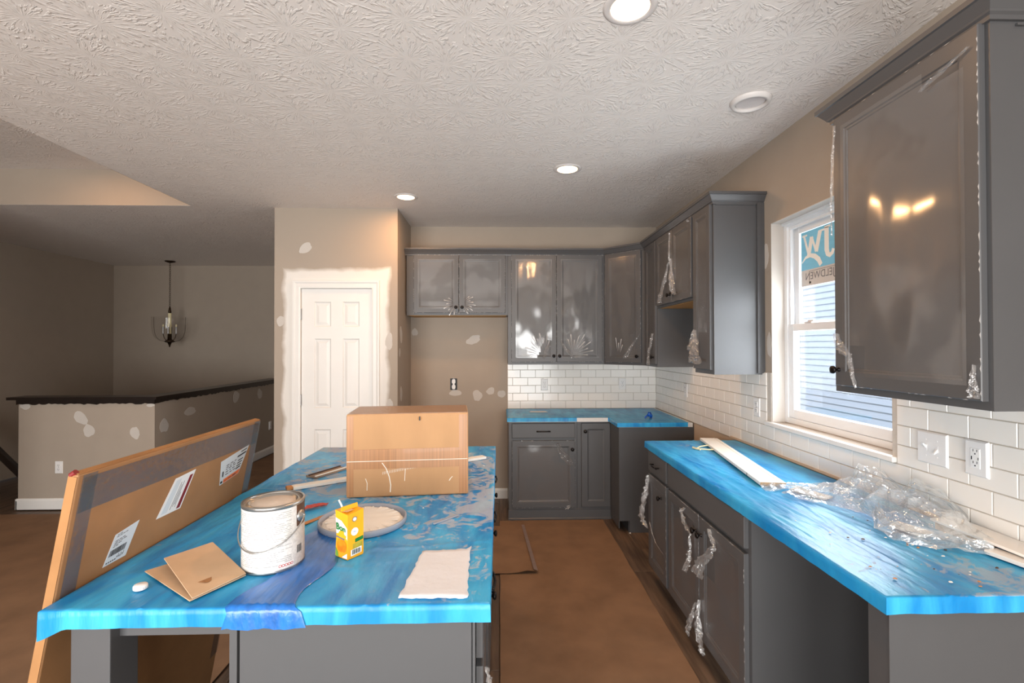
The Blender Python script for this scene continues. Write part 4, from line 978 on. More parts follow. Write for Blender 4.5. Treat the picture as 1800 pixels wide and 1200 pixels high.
# chandelier over the stairs
def chandelier():
    x, y = -4.70, 6.95
    o = thing('chandelier', 'dark bronze chandelier with cream center sleeve hanging over the stairs', 'chandelier', (x, y, 1.55))
    MB().lathe((x, y, ZC), [(0, -.028), (.02, -.026), (.062, -.012), (.066, -.001), (0, -.001)], 28).build('canopy', 'brass_dark', o, smooth=True)
    ch = MB(); z = ZC-.03; k = 0
    while z > 2.12:
        ring_ = [(x+(.010*math.cos(a) if k % 2 else 0), y+(0 if k % 2 else .010*math.cos(a)), z-.016+.019*math.sin(a)) for a in [2*math.pi*i/10 for i in range(11)]]
        ch.tube(ring_, .0028, 5); z -= .031; k += 1
    ch.build('chain', 'brass_dark', o)
    MB().lathe((x, y, 0), [(.004, 2.13), (.012, 2.11), (.018, 2.07), (.020, 2.03), (0, 2.03)], 18).build('top_cap', 'brass_dark', o, smooth=True)
    MB().cyl((x, y, 1.73), (x, y, 2.035), .021, n=20).build('center_sleeve', 'sleeve', o)
    MB().lathe((x, y, 0), [(.022, 1.74), (.026, 1.73), (.027, 1.66), (.066, 1.635), (.060, 1.622), (.025, 1.612), (.018, 1.59), (.010, 1.575), (.012, 1.56), (0, 1.548)], 20).build('hub', 'brass_dark', o, smooth=True)
    for i in range(4):
        a = i*math.pi/2+.35; cx, cy = x+.078*math.cos(a), y+.078*math.sin(a)
        arm = MB().tube([(x+.02*math.cos(a), y+.02*math.sin(a), 1.645), (x+.05*math.cos(a), y+.05*math.sin(a), 1.655), (x+.068*math.cos(a), y+.068*math.sin(a), 1.69), (cx, cy, 1.74)], .005, 6).build('arm', 'brass_dark', o, smooth=True)
        MB().cyl((cx, cy, 1.74), (cx, cy, 1.84), .011, n=12).build('candle_sleeve', 'steel', arm)
        MB().lathe((cx, cy, 1.84), [(.006, 0), (.010, .012), (.008, .028), (0, .042)], 10).build('bulb', 'sleeve', arm, smooth=True)
    MB().lathe((x, y, 0), [(.215, 1.98), (.213, 1.85), (.205, 1.76), (.18, 1.69), (.13, 1.645), (.066, 1.632)], 40).build('glass_shade', 'lamp_glass', o, smooth=True)
    for a in (.05, math.pi+.05):
        MB().tube([(x+r*math.cos(a), y+r*math.sin(a), z) for r, z in ((.216, 1.98), (.214, 1.85), (.206, 1.76), (.181, 1.69), (.131, 1.645), (.067, 1.63))], .0022, 5).build('shade_wire', 'brass_dark', o)
chandelier()

# ------------------------------------------------------------------ kraft paper on the floor
def paper(label, x0, x1, y0, y1, seed, z=.0015, curl=None, amp=.0025):
    n = .06; nx, ny = max(4, int((x1-x0)/n)), max(4, int((y1-y0)/n)); vs = []; r_ = random.Random(seed)
    for j in range(ny+1):
        for i in range(nx+1):
            x = x0+(x1-x0)*i/nx; y = y0+(y1-y0)*j/ny
            h = z+amp*(1+mnoise.noise(Vector((x*3, y*3, seed))))+amp*1.4*max(0, mnoise.noise(Vector((x*1.2+y*2.2, y*.7-x, seed+4))))**2
            if curl: h += curl(x, y)
            ex = .008*mnoise.noise(Vector((y*4, seed, 0))) if i in (0, nx) else 0
            vs.append((x+ex, y, h))
    fs = [(j*(nx+1)+i, j*(nx+1)+i+1, (j+1)*(nx+1)+i+1, (j+1)*(nx+1)+i) for j in range(ny) for i in range(nx)]
    o = MB().add(vs, fs).build('floor_paper', 'kraft', None, smooth=True, fix=False)
    return tag(o, label, 'paper', 'brown floor protection paper')
paper('brown floor paper running down the aisle beside the island', .004, .925, .6, 4.262, 2)
po = paper('brown floor paper lapping over the aisle strip behind the island', -1.9, .25, 3.262, 4.12, 5, z=.008, curl=lambda x, y: .02*math.exp(-((x-.2)/.06)**2-((y-3.26)/.05)**2))
MB().add([(.235, 3.275, .030), (.262, 3.262, .028), (.215, 4.13, .0165), (.19, 4.13, .0165)], [(0, 1, 2, 3)]).build('tape_strip', 'tape_gray', po, fix=False)
for k, (x0, x1, y0, y1) in enumerate(((-3.0, -1.32, -1.0, 4.10), (-5.75, -2.96, 2.55, 4.55), (-5.75, -2.96, .70, 2.60), (-5.75, -2.96, -1.3, .75))):
    paper(('brown floor paper beside the leaning carton', 'brown floor paper before the end of the half wall', 'brown floor paper on the living room floor past the leaning carton', 'brown floor paper under the living room windows')[k], x0, x1, y0, y1, 11+k, z=.0015+(.004 if k else .008), amp=.004)
paper('brown floor paper along the long side of the half wall', -3.28, -2.0, 4.0, 7.3, 21, z=.004)

# ------------------------------------------------------------------ leaning flat carton with its labels
def leaning_carton():
    sl = .185; y0, y1 = 1.243, 2.168; L_ = 1.224*math.sqrt(1+sl*sl); th = .026
    ux = Vector((sl, 0, 1)).normalized(); nrm = Vector((1, 0, -sl)).normalized()      # nrm points to the kitchen side
    foot = Vector((-1.1225-sl*.914, 0, 0.005))
    o = thing('flat_carton', 'large flat brown carton leaning against the island', 'carton', (-1.30, 1.7, 0))
    P = lambda y, s, b: foot+ux*s+nrm*b+Vector((0, y, 0))
    def slabp(mb, ya, yb, s0, s1, b0, b1): return mb.hexa([P(ya, s0, b0), P(yb, s0, b0), P(yb, s0, b1), P(ya, s0, b1), P(ya, s1, b0), P(yb, s1, b0), P(yb, s1, b1), P(ya, s1, b1)])
    slabp(MB(), y0, y1, 0, L_, -th, 0).build('board', 'cardboard_dark', o, bevel=.004)
    slabp(MB(), y0-.0015, y0-.0002, .01, L_-.006, -th+.002, -.002).build('end_flap', 'cardboard_edge', o)
    slabp(MB(), y0+.004, y1-.004, L_+.0002, L_+.0015, -th+.003, -.003).build('top_flap', 'cardboard_edge', o)
    slabp(MB(), y0+.02, y1-.004, L_-.105, L_-.012, .0002, .0012).build('tape', 'packing_tape', o)
    slabp(MB(), y1-.05, y1+.001, .2, L_-.004, .0002, .0012).build('tape', 'packing_tape', o)
    slabp(MB(), y0+.015, y0+.06, .85, L_-.004, .0002, .0012).build('tape', 'packing_tape', o)
    MB().cyl(P(y0+.006, L_-.006, -.022), P(y0+.006, L_+.004, -.012), .008, n=10).build('torn_corner', 'label_red', o)
    # labels: q = (y, s) corners; drawn on the face
    def quad(mb, q, b0, b1): return mb.hexa([P(q[0][0], q[0][1], b0), P(q[1][0], q[1][1], b0), P(q[2][0], q[2][1], b0), P(q[3][0], q[3][1], b0), P(q[0][0], q[0][1], b1), P(q[1][0], q[1][1], b1), P(q[2][0], q[2][1], b1), P(q[3][0], q[3][1], b1)])
    k = math.sqrt(1+sl*sl)
    def label(c0, c1, c2, c3, m):   # bottom-left, bottom-right, top-right, top-left as (y, z)
        q = [(y, z*k) for y, z in (c0, c1, c2, c3)]; lab = quad(MB(), q, .0004, .0012).build('label', m, o)
        def at(u, v): return tuple((q[0][i]*(1-u)+q[1][i]*u)*(1-v)+(q[3][i]*(1-u)+q[2][i]*u)*v for i in (0, 1))
        def mark(u0, u1, v0, v1, m, nm='print', tilt=0.): quad(MB(), [at(u0, v0), at(u1, v0+tilt), at(u1, v1+tilt), at(u0, v1)], .0012, .0016).build(nm, m, lab)
        def lines(rows, m):
            mb = MB()
            for (u0, u1, v0, v1) in rows: quad(mb, [at(u0, v0), at(u1, v0), at(u1, v1), at(u0, v1)], .0012, .0016)
            mb.build('print', m, lab)
        return lab, mark, lines
    r_ = random.Random(4)
    lab, mark, lines = label((1.385, .926), (1.468, .926), (1.50, 1.020), (1.412, 1.008), 'label_paper')
    bars = []; u = .08
    while u < .78:
        w = r_.choice((.012, .02, .03)); bars.append((u, u+w, .26, .46)); u += w+r_.choice((.010, .018, .024))
    lines(bars, 'ink'); rows = []
    for v in (.54, .60, .66, .72, .86, .92):
        u = .12
        for _ in range(r_.randint(2, 4)):
            w = r_.uniform(.06, .16); rows.append((u, u+w, v, v+.028)); u += w+.03
    lines(rows, 'ink_gray'); lines([(.08+.09*i, .13+.09*i, .06, .10) for i in range(5)], 'ink')
    scr = []; 
    for i in range(6): scr.append((.50+.055*i, .512+.055*i, .10, .17+.05*(i % 2)))
    scr += [(.50, .60, .13, .14), (.62, .70, .10, .11), (.73, .80, .15, .16)]
    lines(scr, 'ink')
    lab, mark, lines = label((1.578, .992), (1.695, .990), (1.745, 1.112), (1.640, 1.106), 'white_plastic')
    mark(.78, .93, .04, .90, 'label_red'); lines([(.45, .47, .1, .8), (.52, .54, .16, .72), (.58, .60, .2, .8), (.64, .655, .12, .5)], 'ink_gray'); mark(.10, .36, .06, .92, 'label_paper')
    lab, mark, lines = label((1.925, 1.000), (2.055, 1.016), (2.105, 1.126), (1.905, 1.098), 'label_paper')
    mark(.16, .98, .015, .17, 'label_orange'); lines([(.2, .34, .05, .10), (.4, .55, .06, .11), (.62, .8, .05, .11)], 'ink_gray')
    rows = []
    for v in (.30, .40, .50, .58, .66):
        u = .22
        for _ in range(3):
            w = r_.uniform(.05, .14); rows.append((u, u+w, v, v+.04)); u += w+.05
    lines(rows, 'ink_gray'); lines([(.08, .13, .30, .52), (.62, .97, .74, .80), (.72, .95, .88, .92), (.70, .92, .26, .31), (.70, .92, .36, .40), (.70, .92, .46, .50), (.70, .92, .56, .60), (.02, .12, .05, .14)], 'ink')
leaning_carton()

# ------------------------------------------------------------------ things on the island
ZI = .9160
def big_box():
    rz = math.atan2(.046, .510); w, dpt, h = .512, .27, .352
    o = thing('cardboard_box', 'taped brown cardboard box standing on the island', 'box', (-.644, 2.032, ZI), rz)
    WM[o.name] = Matrix.Translation((-.644, 2.032, ZI)) @ Matrix.Rotation(rz, 4, 'Z')
    W = WM[o.name]
    O = W @ Vector((0, 0, 0)); F = Face(O, W.to_3x3() @ Vector((1, 0, 0)), W.to_3x3() @ Vector((0, -1, 0)))
    n = 14; vs = []
    # slightly swollen walls
    mb = MB(); mb.fbox(F, 0, w, -dpt, 0, 0, h); mb.build('carton_body', 'cardboard', o, bevel=.007)
    zs = .150
    MB().fbox(F, .002, w-.002, 0, .0012, zs+.004, zs+.052).build('tape', 'box_tape', o)
    MB().fbox(F, .002, w-.002, 0, .0012, zs-.030, zs+.0015).build('tape', 'box_tape', o)
    MB().fbox(F, .003, w-.003, 0, .0022, zs+.0015, zs+.004).build('flap_seam', 'scuff', o)
    MB().fbox(F, .004, .030, 0, .0008, .006, h-.008).build('edge_tape', 'box_tape', o)
    MB().fbox(F, w-.040, w-.004, 0, .0008, .006, h-.008).build('edge_tape', 'box_tape', o)
    MB().cyl(F.p(.305, .0004, h-.022), F.p(.305, .002, h-.022), .009, n=14).build('staple_hole', 'cardboard_edge', o)
    MB().fbox(F, .302, .308, .002, .0028, h-.031, h-.014).build('staple_slot', 'black', o)
    def arc(pts, wd):
        m = MB()
        for i in range(len(pts)-1):
            (a, c), (a2, c2) = pts[i], pts[i+1]; m.prism(F, [(a-wd, c), (a+wd, c), (a2+wd, c2), (a2-wd, c2)], .0004, .0014)
        m.build('scuff_mark', 'scuff', o)
    arc([(.148, .145), (.165, .120), (.178, .085), (.184, .05), (.182, .02)], .0022)
    arc([(.08, .08), (.087, .06), (.086, .03)], .0013)
    arc([(.245, .115), (.243, .09), (.242, .065)], .0012)
    arc([(.43, .06), (.436, .07), (.444, .078)], .002)
    m = MB()
    for i in range(24):
        a = .15+i*.0068; m.prism(F, [(a, .095+.0012*i), (a+.0018, .095+.0012*i), (a+.0032, .107+.0012*i), (a+.0014, .107+.0012*i)], .0004, .0010)
    m.build('scuff_mark', 'scuff', o)
    MB().fbox(F, .004, w-.004, -dpt+.004, -.004, h-.0004, h+.0012).build('top_tape', 'packing_tape', o)
big_box()

def paint_can():
    c = (-.667, 1.437, ZI); r = .0835; h = .188
    o = thing('paint_can', 'gallon paint can with white label and wire handle', 'paint can', c)
    MB().lathe(c, [(0, .001), (r-.003, .001), (r, .0), (r+.0015, .004), (r, .008), (r, h-.010), (r+.002, h-.006), (r+.0015, h), (r-.004, h-.001)], 64).build('can_body', 'metal', o, smooth=True)
    MB().lathe(c, [(r-.004, h-.002), (r-.006, h-.008), (r-.012, h-.009), (r-.015, h-.003), (r-.019, h-.004), (r-.022, h-.009), (0, h-.009)], 64).build('lid', 'metal', o, smooth=True)
    MB().lathe(c, [(0, h-.0075), (r-.024, h-.0078), (r-.0235, h-.0086)], 40).build('dried_paint', 'dried_paint', o, smooth=True)
    def wrap(a0, a1, z0, z1, rr, m, nm, par=o):
        n = max(2, int(abs(a1-a0)/4)); vs = []
        for i in range(n+1):
            a = math.radians(a0+(a1-a0)*i/n)
            for z in (z0, z1): vs.append((c[0]+rr*math.cos(a), c[1]+rr*math.sin(a), c[2]+z))
        return MB().add(vs, [(2*i, 2*i+2, 2*i+3, 2*i+1) for i in range(n)]).build(nm, m, par, smooth=True, fix=False)
    lab = wrap(-180, -20, .009, h-.011, r+.0007, 'can_label', 'label'); wrap(20, 180, .009, h-.011, r+.0007, 'can_label', 'label'); wrap(-20, 20, .009, h-.072, r+.0007, 'can_label', 'label')
    wrap(-20, 20, h-.072, h-.011, r+.0004, 'can_brown', 'bare_metal')
    r_ = random.Random(2); k = 0
    for z in np.arange(.022, h-.018, .0052):
        if r_.random() < .12: continue
        a = -150
        while a < -34:
            w = r_.uniform(6, 24)
            if r_.random() < .8 and k < 170: wrap(a, min(a+w, -32), float(z), float(z)+.0018, r+.0010, 'can_print', 'print', lab); k += 1
            a += w+r_.uniform(1.5, 4)
    wrap(-58, -27, .012, .027, r+.0011, 'white_plastic', 'hazard_strip', lab)
    for i in range(5):
        a = math.radians(-54+i*5.6); p = Vector((c[0]+(r+.0013)*math.cos(a), c[1]+(r+.0013)*math.sin(a), c[2]+.0195)); nn = Vector((math.cos(a), math.sin(a), 0))
        MB().lathe(p, [(.0030, 0), (.0030, .0006), (.0042, .0006), (.0042, 0)], 12, nn).build('print', 'red_print', lab)
    for i in range(6): wrap(-19+i*2.4, -19+i*2.4+(1.0 if i % 2 else 1.6), .040, .062, r+.0011, 'ink', 'print', lab)
    for sgn, a in ((1, math.radians(-8)), (-1, math.radians(172))):
        d = Vector((math.cos(a), math.sin(a), 0)); p = Vector(c)+d*r+Vector((0, 0, h-.045))
        MB().lathe(p, [(.017, 0), (.017, .003), (.010, .006), (.006, .012), (0, .013)], 18, d).build('handle_ear', 'metal', o, smooth=True)
    pts = []
    for i in range(25):
        t_ = math.pi*i/24; a = math.radians(-8)-t_      # wire sags along the camera side of the can
        rr = r+.012-.006*math.sin(t_); pts.append((c[0]+rr*math.cos(a), c[1]+rr*math.sin(a), c[2]+h-.045-.078*math.sin(t_)**.8))
    MB().tube(pts, .0019, 6).build('wire_handle', 'metal', o, smooth=True)
paint_can()

def bucket_lid():
    c = (-.492, 1.748, ZI); R_ = .153
    o = thing('bucket_lid', 'gray round bucket lid holding dried white joint compound', 'lid', c)
    MB().lathe(c, [(0, .001), (R_-.004, .0005), (R_, .003), (R_+.001, .020), (R_-.002, .023), (R_-.006, .021), (R_-.007, .006), (R_-.012, .004), (0, .004)], 64).build('rim', 'lid_gray', o, smooth=True)
    n, m = 72, 12; vs = [(c[0], c[1], c[2]+.0155)]
    for j in range(1, m+1):
        for i in range(n):
            a = 2*math.pi*i/n; rr = (R_-.012)*j/m*(1+(.015*math.sin(i*.9)+.012*math.sin(i*2.1) if j == m else 0))
            rim = max(0, (j/m-.72)/.28); z = .0155+.0022*rim*math.sin(i*1.05*1.0)*(1 if j < m else 0)+.002*mnoise.noise(Vector((rr*math.cos(a)*30, rr*math.sin(a)*30, 1)))
            if j == m: z = .006
            vs.append((c[0]+rr*math.cos(a), c[1]+rr*math.sin(a), c[2]+z))
    fs = [(0, 1+i, 1+(i+1) % n) for i in range(n)]+[(1+(j-1)*n+i, 1+j*n+i, 1+j*n+(i+1) % n, 1+(j-1)*n+(i+1) % n) for j in range(1, m) for i in range(n)]
    MB().add(vs, fs).build('compound', 'joint_compound', o, smooth=True)
    for i in range(26):
        a = 2*math.pi*i/26+.1; d = Vector((math.cos(a), math.sin(a), 0)); q = Vector((-d.y, d.x, 0)); p = Vector(c)
        MB().add([p+d*.095+Vector((0, 0, .0158)), p+d*.130+q*.004+Vector((0, 0, .0160)), p+d*.130-q*.004+Vector((0, 0, .0160)), p+d*.127+Vector((0, 0, .0185))], [(0, 1, 3), (0, 3, 2), (1, 2, 3)]).build('ripple', 'joint_compound', o)
bucket_lid()

def juice():
    c = Vector((-.452, 1.443, ZI)); rz = math.radians(-33)       # near vertical edge, then two faces
    e1 = Vector((-.046, .052, 0)); e2 = Vector((.054, .030, 0))   # along the left and the right face
    e1 = Vector((-.0486, .0351, 0)); e2 = Vector((.0336, .0466, 0))
    o = thing('juice_carton', 'small orange mango juice carton with a bent straw', 'juice carton', c)
    h = .140; w1, w2 = e1.length, e2.length
    p = [c, c+e2, c+e2+e1, c+e1]; up = Vector((0, 0, 1))
    rings = [[q.lerp(c+(e1+e2)/2, .04) for q in p], [q+up*.004 for q in p], [q.lerp(c+(e1+e2)/2, .10*((i in (0, 3))))+up*h*.55 for i, q in enumerate(p)], [q+up*(h-.006*(i == 0)) for i, q in enumerate(p)]]
    vs = sum(rings, []); fs = [(k*4+i, k*4+(i+1) % 4, k*4+4+(i+1) % 4, k*4+4+i) for k in range(3) for i in range(4)]+[(3, 2, 1, 0), (12, 13, 14, 15)]
    body = MB().add(vs, fs).build('carton_body', 'juice_orange', o)
    mid = c+(e1+e2)/2+up*h
    a, b = c+e1*.5+up*h, c+e1*.5+e2+up*h
    MB().hexa([a-e1*.06, b-e1*.06, b+e1*.06, a+e1*.06, a-e1*.02+up*.013, b-e1*.02+up*.013, b+e1*.02+up*.013, a+e1*.02+up*.013]).build('top_seal', 'juice_orange', o)
    s0 = c+e1*.55+e2*.22+up*h; MB().tube([s0-up*.005, s0+Vector((-.010, .002, .016)), s0+Vector((-.018, .004, .030))], .0028, 8).build('straw', 'juice_white', o, smooth=True)
    MB().hexa([c+e1*.2+e2*.1+up*(h+.0002), c+e1*.2+e2*.55+up*(h+.0002), c+e1*.42+e2*.55+up*(h+.0002), c+e1*.42+e2*.1+up*(h+.0002)]+[c+e1*.2+e2*.1+up*(h+.001), c+e1*.2+e2*.55+up*(h+.001), c+e1*.42+e2*.55+up*(h+.001), c+e1*.42+e2*.1+up*(h+.001)]).build('foil_patch', 'juice_foil', o)
    # printed faces; the waist is dented so each decal sits on a bowed face
    n1 = Vector((e1.y, -e1.x, 0)).normalized(); n1 = n1 if n1.y < 0 or n1.x < 0 else -n1
    def surf(e, w, edges):
        (i0, i1) = edges
        def P(u, v, b=.0008):
            z = v*h
            def edge(i):
                for k, (za, zb) in enumerate(((0, .004), (.004, h*.55), (h*.55, h))):
                    if z <= zb+1e-6 or k == 2:
                        A, B = rings[k][i], rings[k+1][i]; t_ = (z-A.z+c.z)/(max(1e-6, B.z-A.z)); return A.lerp(B, min(1, max(0, t_)))
            L_, R_ = edge(i0), edge(i1); q = L_.lerp(R_, u)
            nn = (R_-L_).cross(up).normalized()
            return q+nn*b
        return P
    PL = surf(e1, w1, (3, 0)); PR = surf(e2, w2, (0, 1))
    def decal(P, pts, m, nm='print', b=.0009):
        cx = sum(q[0] for q in pts)/len(pts); cy = sum(q[1] for q in pts)/len(pts); n = len(pts)
        MB().add([P(cx, cy, b)]+[P(u, v, b) for u, v in pts], [(0, 1+i, 1+(i+1) % n) for i in range(n)]).build(nm, m, body, fix=False)
    circ = lambda cx, cy, rx, ry, n=20: [(cx+rx*math.cos(2*math.pi*i/n), cy+ry*math.sin(2*math.pi*i/n)) for i in range(n)]
    decal(PL, [(.02, .50), (.55, .52), (.97, .42), (.97, .66), (.5, .80), (.02, .84)], 'juice_white')
    decal(PL, circ(.55, .50, .36, .09), 'juice_orange', b=.0013); decal(PL, circ(.58, .56, .40, .05), 'juice_white', b=.0011)
    decal(PL, circ(.45, .28, .34, .15), 'juice_mango', b=.0011); decal(PL, circ(.70, .26, .22, .12), 'juice_mango', b=.0013)
    decal(PL, [(.03, .02), (.30, .02), (.22, .12), (.03, .2)], 'juice_leaf', b=.0012); decal(PL, [(.55, .03), (.97, .03), (.97, .14), (.8, .1)], 'juice_white', b=.0012)
    decal(PL, [(.04, .42), (.75, .40), (.75, .43), (.04, .45)], 'ink_gray', b=.0015)
    vs_, fs_ = text_polys('Bon', .020, .0005); mx_ = max(v[0] for v in vs_)
    for mt, bb, ex_ in (('juice_green', .0036, 1.0),):
        MB().add([PL(.06+.80*v[0]/mx_, .60+v[1]/.0143*.15*(1-.25*v[0]/mx_)-.02*v[0]/mx_, bb) for v in vs_], fs_).build('print', mt, body, fix=False)
    decal(PR, circ(.42, .56, .23, .085), 'juice_white'); decal(PR, circ(.42, .83, .15, .055), 'ink_gray'); decal(PR, circ(.42, .83, .11, .04), 'juice_white', b=.0012)
    decal(PR, [(.28, .545), (.40, .575), (.58, .55), (.40, .56)], 'ink_blue', b=.0013)
    decal(PR, [(.45, .40), (.97, .42), (.97, .34), (.45, .32)], 'juice_green'); 
    for i in range(7): decal(PR, [(.30, .305-.018*i), (.92, .315-.018*i), (.92, .305-.018*i), (.30, .296-.018*i)], 'juice_leaf', b=.0011)
    decal(PR, [(.18, .06), (.86, .075), (.86, .205), (.18, .19)], 'juice_white', b=.0012)
    u = .26
    for i in range(9):
        w = (.02, .035, .05)[i*7 % 3]; decal(PR, [(u, .085), (u+w, .087), (u+w, .185), (u, .183)], 'ink', b=.0016); u += w+(.018, .03)[i % 2]
juice()

def napkin():
    r_ = random.Random(9); n = 16
    A, B, Cc, D = Vector((-.255, 1.222)), Vector((-.080, 1.217)), Vector((-.092, 1.506)), Vector((-.238, 1.494)); vs = []
    for j in range(n+1):
        for i in range(n+1):
            u, v = i/n, j/n; p = A.lerp(B, u).lerp(D.lerp(Cc, u), v)
            if i in (0, n) or j in (0, n): p = p+Vector((r_.uniform(-.003, .003), r_.uniform(-.003, .003)))
            if i == n and j == n: p = p+Vector((.006, .012))
            vs.append((p.x, p.y, ZI+.0045+.0018*mnoise.noise(Vector((u*3, v*4, 2)))+.0012*mnoise.noise(Vector((u*9, v*9, 5)))+(.004 if j == n and i == n else 0)))
    fs = [(j*(n+1)+i, j*(n+1)+i+1, (j+1)*(n+1)+i+1, (j+1)*(n+1)+i) for j in range(n) for i in range(n)]
    k = len(vs); vs += [(x, y, ZI+.001) for x, y, z in vs]; fs += [tuple(k+i for i in reversed(f)) for f in fs]
    m = n+1
    for a in range(n):
        for p, q in ((a, a+1), (n*m+a+1, n*m+a), ((a+1)*m, a*m), (a*m+n, (a+1)*m+n)): fs.append((q, p, p+k, q+k))
    tag(MB().add(vs, fs).build('napkin', 'napkin', None, smooth=True), 'white paper towel lying flat near the island front', 'paper towel')
napkin()

def folded_card():
    o = thing('folded_cardboard', 'small folded piece of brown cardboard on the island', 'cardboard', (-.84, 1.37, ZI))
    z0 = ZI+.005; t_ = .003
    A, B, Cc, D = (-.768, 1.222), (-.702, 1.349), (-.893, 1.520), (-.962, 1.404)
    def sheet(pts, m, nm): return MB().hexa([*pts, *[(x, y, z+t_) for x, y, z in pts]]).build(nm, m, o)
    sheet([(*A, z0+.003), (*B, z0+.004), (*Cc, z0+.022), (*D, z0+.024)], 'cardboard_light', 'top_leaf')
    sheet([(A[0]-.004, A[1]-.003, z0-.002), (*B, z0-.001), (-.905, 1.50, z0-.001), (-1.0, 1.382, z0-.002)], 'cardboard_light', 'bottom_leaf')
    bl = [(x, y) for x, y in blob(-.795, 1.315, .032, .018, 8, rot=-.9)]
    MB().add([(x, y, z0+.0075+.019*max(0, (y-1.222)/.20)*0+.003) for x, y in bl], [tuple(range(len(bl)))]).build('stain', 'box_tape', o, fix=False)
folded_card()
o = thing('bottle_cap', 'small white plastic cap on the island corner', 'cap', (-.945, 1.291, ZI))
MB().lathe((-.945, 1.291, ZI), [(0, .001), (.015, .001), (.016, .002), (.016, .011), (.0145, .013), (0, .0135)], 24).build('cap_shell', 'white_plastic', o, smooth=True)
for i in range(20):
    a = 2*math.pi*i/20; MB().box(-.945+.0158*math.cos(a)-.0005, -.945+.0158*math.cos(a)+.0005, 1.291+.0158*math.sin(a)-.0005, 1.291+.0158*math.sin(a)+.0005, ZI+.002, ZI+.010).build('grip_rib', 'white_plastic', o)

def bar(name, label, cat, p0, p1, w, h, m, endm=None, z=ZI, groove=None):
    p0, p1 = Vector((*p0, 0)), Vector((*p1, 0)); d = (p1-p0); L_ = d.length; d.normalize(); q = Vector((-d.y, d.x, 0))
    o = thing(name, label, cat, ((p0+p1)/2).to_tuple()[:2]+(z,))
    F = Face((p0.x, p0.y, z), d, q)
    MB().fbox(F, 0, L_, -w/2, w/2, .0006, h).build('strip_body', m, o, bevel=.0015)
    if endm: MB().fbox(F, -.0012, -.0002, -w/2+.001, w/2-.001, .001, h-.001).build('cut_end', endm, o); MB().fbox(F, L_+.0002, L_+.0012, -w/2+.001, w/2-.001, .001, h-.001).build('cut_end', endm, o)
    return o, F, L_
so, F, L_ = bar('trim_strip', 'white wooden trim strip passing behind the cardboard box', 'trim piece', (-.925, 2.170), (-.085, 2.735), .046, .014, 'trim_plank', 'board_end')
tip = MB().fbox(F, -.026, .0, -.016, .02, .001, .016).build('splintered_end', 'stick_wood', so, bevel=.004)
wo = thing('wood_offcut', 'short grooved wood offcut lying behind the white trim strip', 'wood piece', (-.88, 2.47, ZI))
d = Vector((.10, .19, 0)).normalized(); F = Face((-.940, 2.385, ZI), (Vector((.45, -.10, 0))), d); F = Face((-.945, 2.37, ZI), d, Vector((d.y, -d.x, 0)))
MB().fbox(F, 0, .20, 0, .072, .001, .009).build('base_strip', 'wood_gray', wo); MB().fbox(F, .0, .20, .016, .024, .009, .014).build('ridge', 'dark_wood_piece', wo); MB().fbox(F, 0, .20, .060, .068, .009, .013).build('ridge', 'trim_plank', wo)
bar('stir_stick', 'thin wooden paint stir stick beside the paint can', 'stir stick', (-.745, 1.665), (-.615, 1.89), .022, .004, 'stick_wood')
ro = thing('plastic_scrap', 'torn red plastic scrap behind the paint can', 'scrap', (-.71, 1.92, ZI))
mb = MB(); ribbon(mb, [(-.765, 1.90, ZI+.006), (-.725, 1.92, ZI+.010), (-.69, 1.945, ZI+.006)], [.05, .06, .03], (0, 1, 0), .003, 3); mb.build('scrap_sheet', 'red_plastic', ro, fix=False)
sp = thing('spackle_scrap', 'gray stick of dried plaster on the dusty film', 'scrap', (-.19, 1.765, ZI))
F = Face((-.235, 1.722, ZI), (.080, .088, 0), (-.088, .080, 0)); MB().fbox(F, 0, .118, -.005, .005, .001, .006).build('strip_body', 'lid_gray', sp, bevel=.0015)
# crumbs of plaster
r_ = random.Random(31)
def crumb(x, y, z, s, m, label, grp):
    vs = []; n = 7
    for k, rr in ((0, 1), (1, .6)):
        for i in range(n):
            a = 2*math.pi*i/n+k*.3; q = s*rr*r_.uniform(.6, 1.1); vs.append((x+q*math.cos(a), y+q*math.sin(a)*.7, z+(.0005 if k == 0 else s*.45)))
    fs = [tuple(range(n-1, -1, -1)), tuple(range(n, 2*n))]+[(i, (i+1) % n, n+(i+1) % n, n+i) for i in range(n)]
    tag(MB().add(vs, fs).build('plaster_crumb', m), label, 'crumb', grp)
for k in range(36):
    x, y = r_.uniform(-.46, -.06), r_.uniform(1.62, 3.0)
    if -.66 < x < -.12 and 2.0 < y < 2.38: y += .42
    if math.hypot(x+.492, y-1.748) < .17: continue
    crumb(x, y, ZI+.002, r_.uniform(.003, .009), 'joint_compound', 'white plaster crumb scattered on the island film', 'plaster crumbs on the island')
for k in range(34):
    mt, nm = r_.choice((('joint_compound', 'small white plaster crumb'), ('joint_compound', 'small white plaster crumb'), ('dark_wood_piece', 'small dark brown chip'), ('stick_wood', 'small tan wood chip')))
    crumb(r_.uniform(1.02, 1.45), r_.uniform(1.23, 1.75), ZI+.001, r_.uniform(.002, .007), mt, nm+' scattered on the window counter film', 'debris on the window counter: '+nm)

